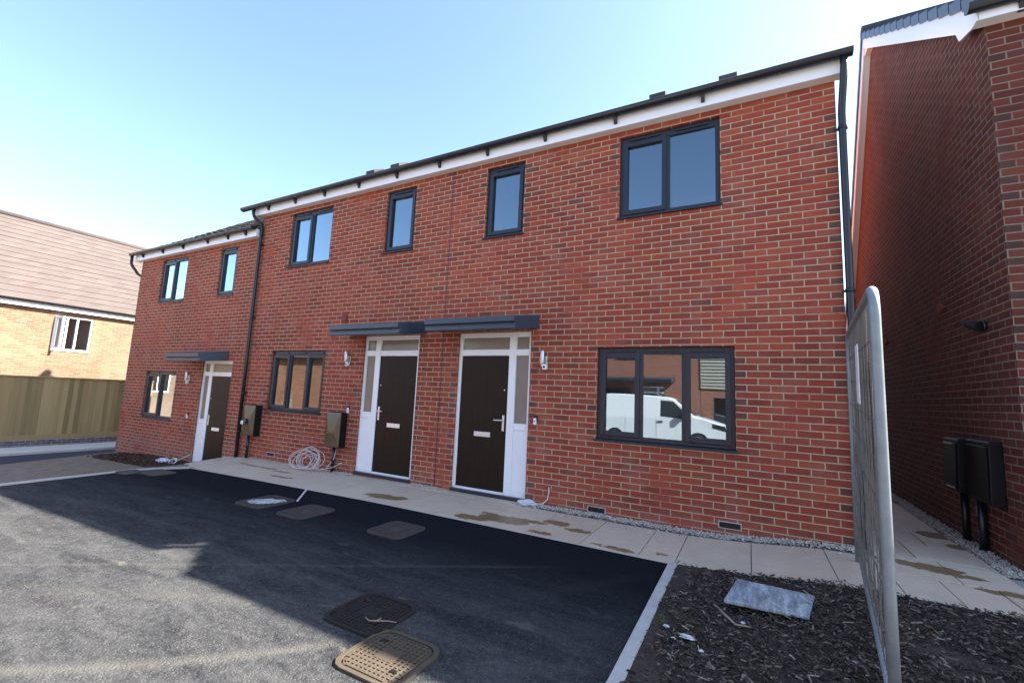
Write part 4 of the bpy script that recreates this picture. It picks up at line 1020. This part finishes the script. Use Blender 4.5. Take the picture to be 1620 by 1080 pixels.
cover((-2.99, -3.225), .45, .44, "dark iron cover in the shade with a twig lying on it", M['iron_deep'], True)
cover((-4.03, -1.86), .45, .46, "dark iron cover alone in the shade nearest the paving of the middle doors", M['iron_dark'], True, holes=False)
cover((-5.28, -1.95), .45, .50, "worn dark iron cover between the other two covers near the paving", M['iron_dark'], True, holes=False)
cover((-6.05, -1.92), .50, .52, "iron cover splashed with pale cement with a white strip beside it", M['iron_dark'], True, holes=False, pale=True)
cover((-9.15, -1.70), .55, .36, "faded flat iron cover near the far corner of the yard closest to the paving", M['iron'], False, holes=False)
cover((-9.55, -1.86), .50, .30, "faded flat iron cover in the far corner of the yard closest to the soil bed", M['iron'], False, holes=False)
b = MB(); p0, p1 = Vector((-5.80, -1.68, 0)), Vector((-6.27, -1.195, 0)); q = (p1 - p0).normalized().cross(Vector((0, 0, 1))) * .012
b.faces([tuple(p0 + q + Vector((0, 0, gh(p0.x, p0.y) + h))) for h in (.001, .008)] + [tuple(p0 - q + Vector((0, 0, gh(p0.x, p0.y) + h))) for h in (.001, .008)] + [tuple(p1 + q + Vector((0, 0, gh(p1.x, p1.y) + h))) for h in (.001, .008)] + [tuple(p1 - q + Vector((0, 0, gh(p1.x, p1.y) + h))) for h in (.001, .008)],
        [(0, 1, 3, 2), (4, 6, 7, 5), (0, 4, 5, 1), (2, 3, 7, 6), (1, 5, 7, 3), (0, 2, 6, 4)])
tag(b.build("timber_lath", M['plastic_bag']), "thin pale strip lying between the splashed cover and the paving", "strip")
# twig on the cover
b = MB(); z = gh(-2.9, -3.3) + .022
b.tube([(-2.955, -3.31, z), (-2.90, -3.335, z + .004), (-2.85, -3.315, z + .008), (-2.80, -3.27, z + .002), (-2.755, -3.255, z)], [.003, .004, .004, .003, .002], 6); b.tube([(-2.86, -3.318, z + .007), (-2.855, -3.28, z + .008)], .003, 5)
tag(b.build("twig", M['stick']), "thin pale twig lying across the dark shaded cover", "twig")

# cover plate in the mulch
z = gh(-.76, -1.7) + .075
cp = thing("drain_plate", "grey weathered rectangular plate lying in the bark mulch", "drain plate", (-.76, -1.75, z))
t = NT("worn_plate"); n1 = t.noise(t.scl(t.obj(), 18, 4, 1), 1.0, 6, .7); n2 = t.noise(t.obj(), 12, 4, .6)
c = t.ramp(n1, [(.30, (.10, .105, .115)), (.5, (.30, .32, .34)), (.68, (.56, .60, .64))]); c = t.mix(t.ramp(n2, [(.55, 0.0), (.70, .7)]), c, (.17, .28, .44)); c = t.mix(t.ramp(t.noise(t.obj(), 5, 5, .7), [(.5, 0.0), (.68, .75)]), c, (.12, .095, .075)); t.bump(n1, .3, .003); M['plate'] = t.out(c, .6, .4)
Q = [(-1.0, -1.60), (-.50, -1.63), (-.56, -2.01), (-1.04, -2.05)]
Q = [(-1.045, -2.01), (-.565, -1.97), (-.495, -1.575), (-.975, -1.555)]
b = MB(); b.faces([(x, y, z - .025 + .0 * x) for x, y in Q] + [(x, y, z) for x, y in Q], [(0, 3, 2, 1), (4, 5, 6, 7), (0, 1, 5, 4), (1, 2, 6, 5), (2, 3, 7, 6), (3, 0, 4, 7)]); b.build("plate", M['plate'], cp, bevel=.006)
b = MB()
for k in range(14):
    f_ = (k + .5) / 14; a = Vector((*Q[0], 0)).lerp(Vector((*Q[3], 0)), f_); c_ = Vector((*Q[1], 0)).lerp(Vector((*Q[2], 0)), f_); a, c_ = a.lerp(c_, .05), c_.lerp(a, .05)
    b.tube([(a.x, a.y, z + .001), (c_.x, c_.y, z + .001)], .004, 6)
b.build("ribs", M['plate'], cp)

# ---------------------------------------------------------------- steel fence panel by the corner
hp = thing("fence_panel", "tall galvanised steel mesh fence panel with rounded corners standing end on near the camera", "fence panel", (-.372, -3.0, .1))
PA = Vector((-.372, -3.00, 0)); PB = Vector((-.055, -.42, 0))
zb0, zb1, zt0, zt1 = .09, .15, 1.955, 2.10
def pp(s, h):      # s along 0..1, h 0..1 up
    p = PA.lerp(PB, s); z0 = zb0 + (zb1 - zb0) * s; z1 = zt0 + (zt1 - zt0) * s
    return Vector((p.x, p.y, z0 + (z1 - z0) * h))
def arc(s0, h0, s1, h1, s2, h2, n=8):
    return [pp((1-t)**2 * s0 + 2*t*(1-t) * s1 + t*t * s2, (1-t)**2 * h0 + 2*t*(1-t) * h1 + t*t * h2) for t in [i / n for i in range(n + 1)]]
path = [pp(0, -.035), pp(0, .3), pp(0, .6)] + arc(0, .92, 0, 1, .05, 1) + [pp(.3, 1), pp(.6, 1)] + arc(.93, 1, 1, 1, 1, .88) + [pp(1, .5), pp(1, -.03)]
b = MB(); b.tube(path, .0215, 16); b.build("tube_frame", M['galv'], hp)
b = MB(); b.tube([pp(0, .05), pp(.5, .05), pp(1, .05)], .017, 10); b.build("bottom_rail", M['galv'], hp)
b = MB()
rw = random.Random(5); nv = Vector((PB.y - PA.y, PA.x - PB.x, 0)).normalized()
for i in range(1, 58):
    s = i / 58; top = .985 if .05 < s < .93 else .95; k = rw.uniform(-.012, .012); j0 = rw.uniform(-.004, .004)
    b.tube([pp(s, .05), pp(s + j0, .3) + nv * k, pp(s - j0, .62) - nv * k * .7, pp(s, top)], .0018, 5, caps=False)
for j_ in range(1, 9):
    h = .05 + .93 * j_ / 9; nrm = Vector((PB.y - PA.y, PA.x - PB.x, 0)).normalized() * .02
    for k in (0, 1):
        b.tube([pp(0, h + .006 * k), pp(.5, h + .006 * k), pp(1, h + .006 * k)], .0022, 5, caps=False)
b.build("mesh_infill", M['wire'], hp)
b = MB(); nr = Vector((-.99, .13, 0)) * .012
b.faces([pp(.40, .70) + nr, pp(.50, .70) + nr, pp(.50, .90) + nr, pp(.40, .90) + nr, pp(.40, .70) + nr * 1.3, pp(.50, .70) + nr * 1.3, pp(.50, .90) + nr * 1.3, pp(.40, .90) + nr * 1.3],
        [(0, 1, 2, 3), (7, 6, 5, 4), (0, 4, 5, 1), (1, 5, 6, 2), (2, 6, 7, 3), (3, 7, 4, 0)]); b.build("sign_plate", M['upvc'], hp)
b = MB(); b.tube([(.085, -.03, 1.99), (.02, -.25, 2.06), tuple(pp(.86, .99) + Vector((0, 0, .03)))], .006, 6); b.tube([(.085, -.03, 1.80), tuple(pp(.8, .86))], .003, 5)
b.build("wire_tie", M['white_cable'], hp)

# ---------------------------------------------------------------- cables and litter
def coil():
    b = MB()
    rr = random.Random(4)
    for k in range(9):
        cx = -7.66 + rr.uniform(-.12, .16); cy = -.16 + rr.uniform(-.05, .03); r = rr.uniform(.17, .27); tilt = R(rr.uniform(38, 68)); ya = rr.uniform(-.5, .5)
        pts = []
        for i in range(22):
            a = 2 * math.pi * i / 22; u = r * math.cos(a) * (1.12 + rr.uniform(-.01, .01)); w = r * math.sin(a)
            x = u; y = w * math.cos(tilt); zz = w * math.sin(tilt)
            pts.append((cx + x * math.cos(ya * .4), min(-.012, cy + y * .42 + x * .1 * ya), max(.012, .012 + .0 + (zz + r * math.sin(tilt)) * .78 + rr.uniform(-.002, .002)) - .015))
        b.tube(pts, .0055, 6, closed=True)
    b.tube([(-7.42, -.18, .02), (-7.2, -.12, .03), (-7.08, -.07, .20), (-7.06, -.05, .40)], .0055, 6)
    b.tube([(-7.5, -.2, .1), (-7.25, -.22, .02), (-7.0, -.16, .08), (-6.83, -.12, .17)], .0055, 6)
    return tag(b.build("cable_coil", M['white_cable']), "loose coil of white cable heaped against the wall below the window", "cable")
coil()
def crumple(name, c, sx, sy, sz, label, cat, seed, mat):
    import bmesh
    bm = bmesh.new(); bmesh.ops.create_icosphere(bm, subdivisions=3, radius=1)
    for v in bm.verts:
        n_ = mnoise.noise(v.co * 2.2 + Vector((seed, 0, 0))); n2 = mnoise.noise(v.co * 5 + Vector((0, seed, 0)))
        v.co *= 1 + .45 * n_ + .25 * n2
        v.co = Vector((c[0] + v.co.x * sx, c[1] + v.co.y * sy, c[2] + max(-.9, v.co.z) * sz))
    me = bpy.data.meshes.new(name); bm.to_mesh(me); bm.free(); me.materials.append(mat); o = bpy.data.objects.new(name, me); COL.objects.link(o)
    return tag(o, label, cat)
crumple("plastic_bag", (-3.42, -.10, .035), .13, .06, .04, "crumpled white plastic bag at the foot of the nearest door frame", "bag", 1.0, M['plastic_bag'])
b = MB(); b.tube([(-3.30, -.10, .04), (-3.22, -.07, .05), (-3.175, -.03, .10), (-3.165, -.012, .18), (-3.17, -.004, .25)], .008, 7); tag(b.build("cable_tail", M['white_cable']), "short white cable tail rising from the gravel up the brick wall", "cable")
crumple("plastic_bag", (-12.0, -.28, gh(-12, -.28) + .05), .26, .12, .06, "pale plastic sack lying on the soil by the far lower door", "bag", 5.0, M['plastic_bag'])
b = MB(); z = gh(-11.7, -.25)
for k in range(3): b.tube([(-11.68 + .12 * math.cos(a) + .02 * k, -.3 + .05 * math.sin(a), z + .06 + .05 * math.sin(a) + .012 * k) for a in [2 * math.pi * i / 16 for i in range(16)]], .012, 6, closed=True)
b.tube([(-11.6, -.3, z + .05), (-11.5, -.2, z + .15), (-11.42, -.1, z + .22)], .01, 6)
tag(b.build("cable_coil", M['white_cable']), "small loop of white duct beside the pale sack at the far door", "cable")

bz = lambda x, y: gh(x, y) + .035
crumple("plastic_scrap", (-1.215, -2.50, bz(-1.2, -2.5) + .006), .045, .022, .007, "torn bluish grey plastic scrap in the mulch, largest of the litter", "litter", 2.0, M['plastic_bag'])
for k, (x, y, s, lb) in enumerate([(-1.345, -2.42, .022, "white scrap in the mulch close to the kerb"), (-1.285, -2.55, .018, "small white scrap between the kerb and the torn grey plastic"), (-.93, -2.17, .018, "white scrap below the grey plate and beside the bent twig"), (-1.13, -2.62, .018, "white scrap just right of the torn grey plastic")]):
    crumple("plastic_scrap", (x, y, bz(x, y) + .004), s * .75, s * .5, s * .3, lb, "litter", 3.0 + k, M['plastic_bag'])
z = bz(-1, -2.1) + .02
b = MB(); b.tube([(-1.075, -2.08, z + .01), (-1.03, -2.17, z + .012), (-.965, -2.27, z + .01), (-.92, -2.265, z + .012), (-.885, -2.24, z + .006)], [.006, .007, .006, .005, .003], 7); b.tube([(-1.075, -2.08, z + .01), (-1.10, -2.07, z + .02)], .004, 5)
tag(b.build("twig", M['stick']), "bent pale twig on the mulch below the grey plate", "twig")
# small tuft of grass by the kerb
b = MB(); b.open = True
for k in range(60):
    x = -1.40 + random.uniform(-.035, .035); y = -2.36 + random.uniform(-.05, .05); a = random.uniform(0, 6.28); L = random.uniform(.02, .05); z = bz(x, y) - .012
    dx, dy = math.cos(a), math.sin(a); b.face([(x - dy * .0015, y + dx * .0015, z), (x + dy * .0015, y - dx * .0015, z), (x + dx * L * .5, y + dy * L * .5, z + L)])
M['grass'] = plain("grass_blade", (.07, .11, .03), .7, .3, .3)
tag(b.build("grass_tuft", M['grass']), "tiny tuft of green grass growing beside the pale kerb", "grass")

# bark mulch
def chips():
    b = MB(); rr = random.Random(11); b.open = True
    def chip(x, y, z, L, w, h):
        a = rr.uniform(0, 6.283); e = rr.uniform(-.45, .45); ca, sa, ce, se = math.cos(a), math.sin(a), math.cos(e), math.sin(e)
        vs = []
        for u, v_, q in ((-1, -1, 0), (1, -.8, 0), (1, .7, 0), (-1, 1, 0), (-.9, -.7, 1), (.85, -.6, 1), (.9, .5, 1), (-.8, .8, 1)):
            u *= L * rr.uniform(.8, 1.1); v_ *= w * rr.uniform(.6, 1.1); q *= h
            vs.append((x + (u * ce - q * se) * ca - v_ * sa, y + (u * ce - q * se) * sa + v_ * ca, z + u * se + q * ce))
        b.faces(vs, [(4, 5, 6, 7), (0, 1, 5, 4), (1, 2, 6, 5), (2, 3, 7, 6), (3, 0, 4, 7)])
    n = 0
    while n < 22000:
        x = rr.uniform(-1.44, .72); y = rr.uniform(-1.19, -3.9)
        bare = .55 * mnoise.noise(Vector((x * 2.2, y * 2.2, 0))) + max(0, (-1.22 - x) * 2.4)
        if bare > .28 and rr.random() < .8: n += 1; continue
        s = rr.choice((1, 1, 1, 1.5, .6, .6)); hgt = gh(x, y) + .012 + rr.uniform(0, .034) * (1 + .6 * mnoise.noise(Vector((x * 3, y * 3, 5))))
        chip(x, y, hgt, s * rr.uniform(.006, .022), s * rr.uniform(.002, .0065), s * rr.uniform(.002, .0045)); n += 1
    tag(b.build("bark_mulch", M['bark']), "dark bark mulch covering the bed right of the yard", "mulch", kind='stuff')
    b = MB(); b.open = True
    globals()['_b'] = b
    n = 0
    while n < 5200:
        x = rr.uniform(-14.6, -11.3); y = rr.uniform(-.02, -.75)
        k = 1 - ((x + 12.9) / 1.9) ** 2 - ((y + .2) / .7) ** 2
        if k < 0 and rr.random() > .04: continue
        a = rr.uniform(0, 6.283); L = rr.uniform(.010, .032); z = gh(x, y) + .005 + max(0, k) * .07 * rr.uniform(.2, 1)
        ca, sa = math.cos(a), math.sin(a); w = L * .5; h = L * .6
        vs = [(x + (u * ca - v_ * sa), y + (u * sa + v_ * ca), z + q) for u, v_, q in ((-L, -w, 0), (L, -w, 0), (L, w, 0), (-L, w, 0), (-L * .7, -w * .6, h), (L * .6, -w * .7, h), (L * .7, w * .6, h), (-L * .6, w * .7, h))]
        b.faces(vs, [(4, 5, 6, 7), (0, 1, 5, 4), (1, 2, 6, 5), (2, 3, 7, 6), (3, 0, 4, 7)]); n += 1
    tag(b.build("soil_heap", M['heap']), "dark heap of soil and bark against the wall of the lower end house", "soil", kind='stuff')
chips()
def gravel():
    b = MB(); rr = random.Random(21); b.open = True
    def stone(x, y, z, s):
        vs = []; a0 = rr.uniform(0, 6.28)
        for k in range(5):
            a = a0 + k * 1.2566; r = s * rr.uniform(.7, 1.15); vs.append((x + r * math.cos(a), y + r * math.sin(a), z))
        for k in range(4):
            a = a0 + .5 + k * 1.5708; r = s * rr.uniform(.35, .65); vs.append((x + r * math.cos(a), y + r * math.sin(a), z + s * rr.uniform(.7, 1.2)))
        b.faces(vs, [(8, 7, 6, 5)[::-1], (0, 1, 5), (1, 2, 6, 5), (2, 3, 7, 6), (3, 4, 8, 7), (4, 0, 5, 8)])
    def strip(n, x0, x1, y0, y1, z, hmax):
        for _ in range(n):
            x = rr.uniform(x0, x1); q = rr.random(); y = y0 + (y1 - y0) * q + rr.gauss(0, .012)
            y = min(y, -.002) if y1 > -.2 and y1 < .1 else y
            stone(x, y, ph(x, y) + z + rr.uniform(0, hmax), rr.uniform(.0045, .0115))
    strip(3600, -3.30, .06, -.125, -.004, 0, .028); strip(420, -5.40, -4.80, -.10, -.004, 0, .016)
    strip(420, -7.05, -6.68, -.13, -.004, 0, .016); strip(420, -9.4, -7.1, -.05, -.004, 0, .008); strip(60, -3.5, -3.2, -.22, -.1, 0, .008)
    for _ in range(4000):
        x = rr.uniform(.985, 1.15); y = -.1 + 6.5 * rr.random() ** 1.5 + rr.uniform(-.3, 0) * 0
        stone(x + rr.gauss(0, .012), y, ph(min(x, 1.1), 0) + rr.uniform(-.005, .03), rr.uniform(.0045, .0115))
    strip(160, -3.2, .2, -.35, -.1, .002, .001)
    tag(b.build("limestone_gravel", M['gravel']), "strip of pale limestone gravel along the foot of the walls", "gravel", kind='stuff')
gravel()
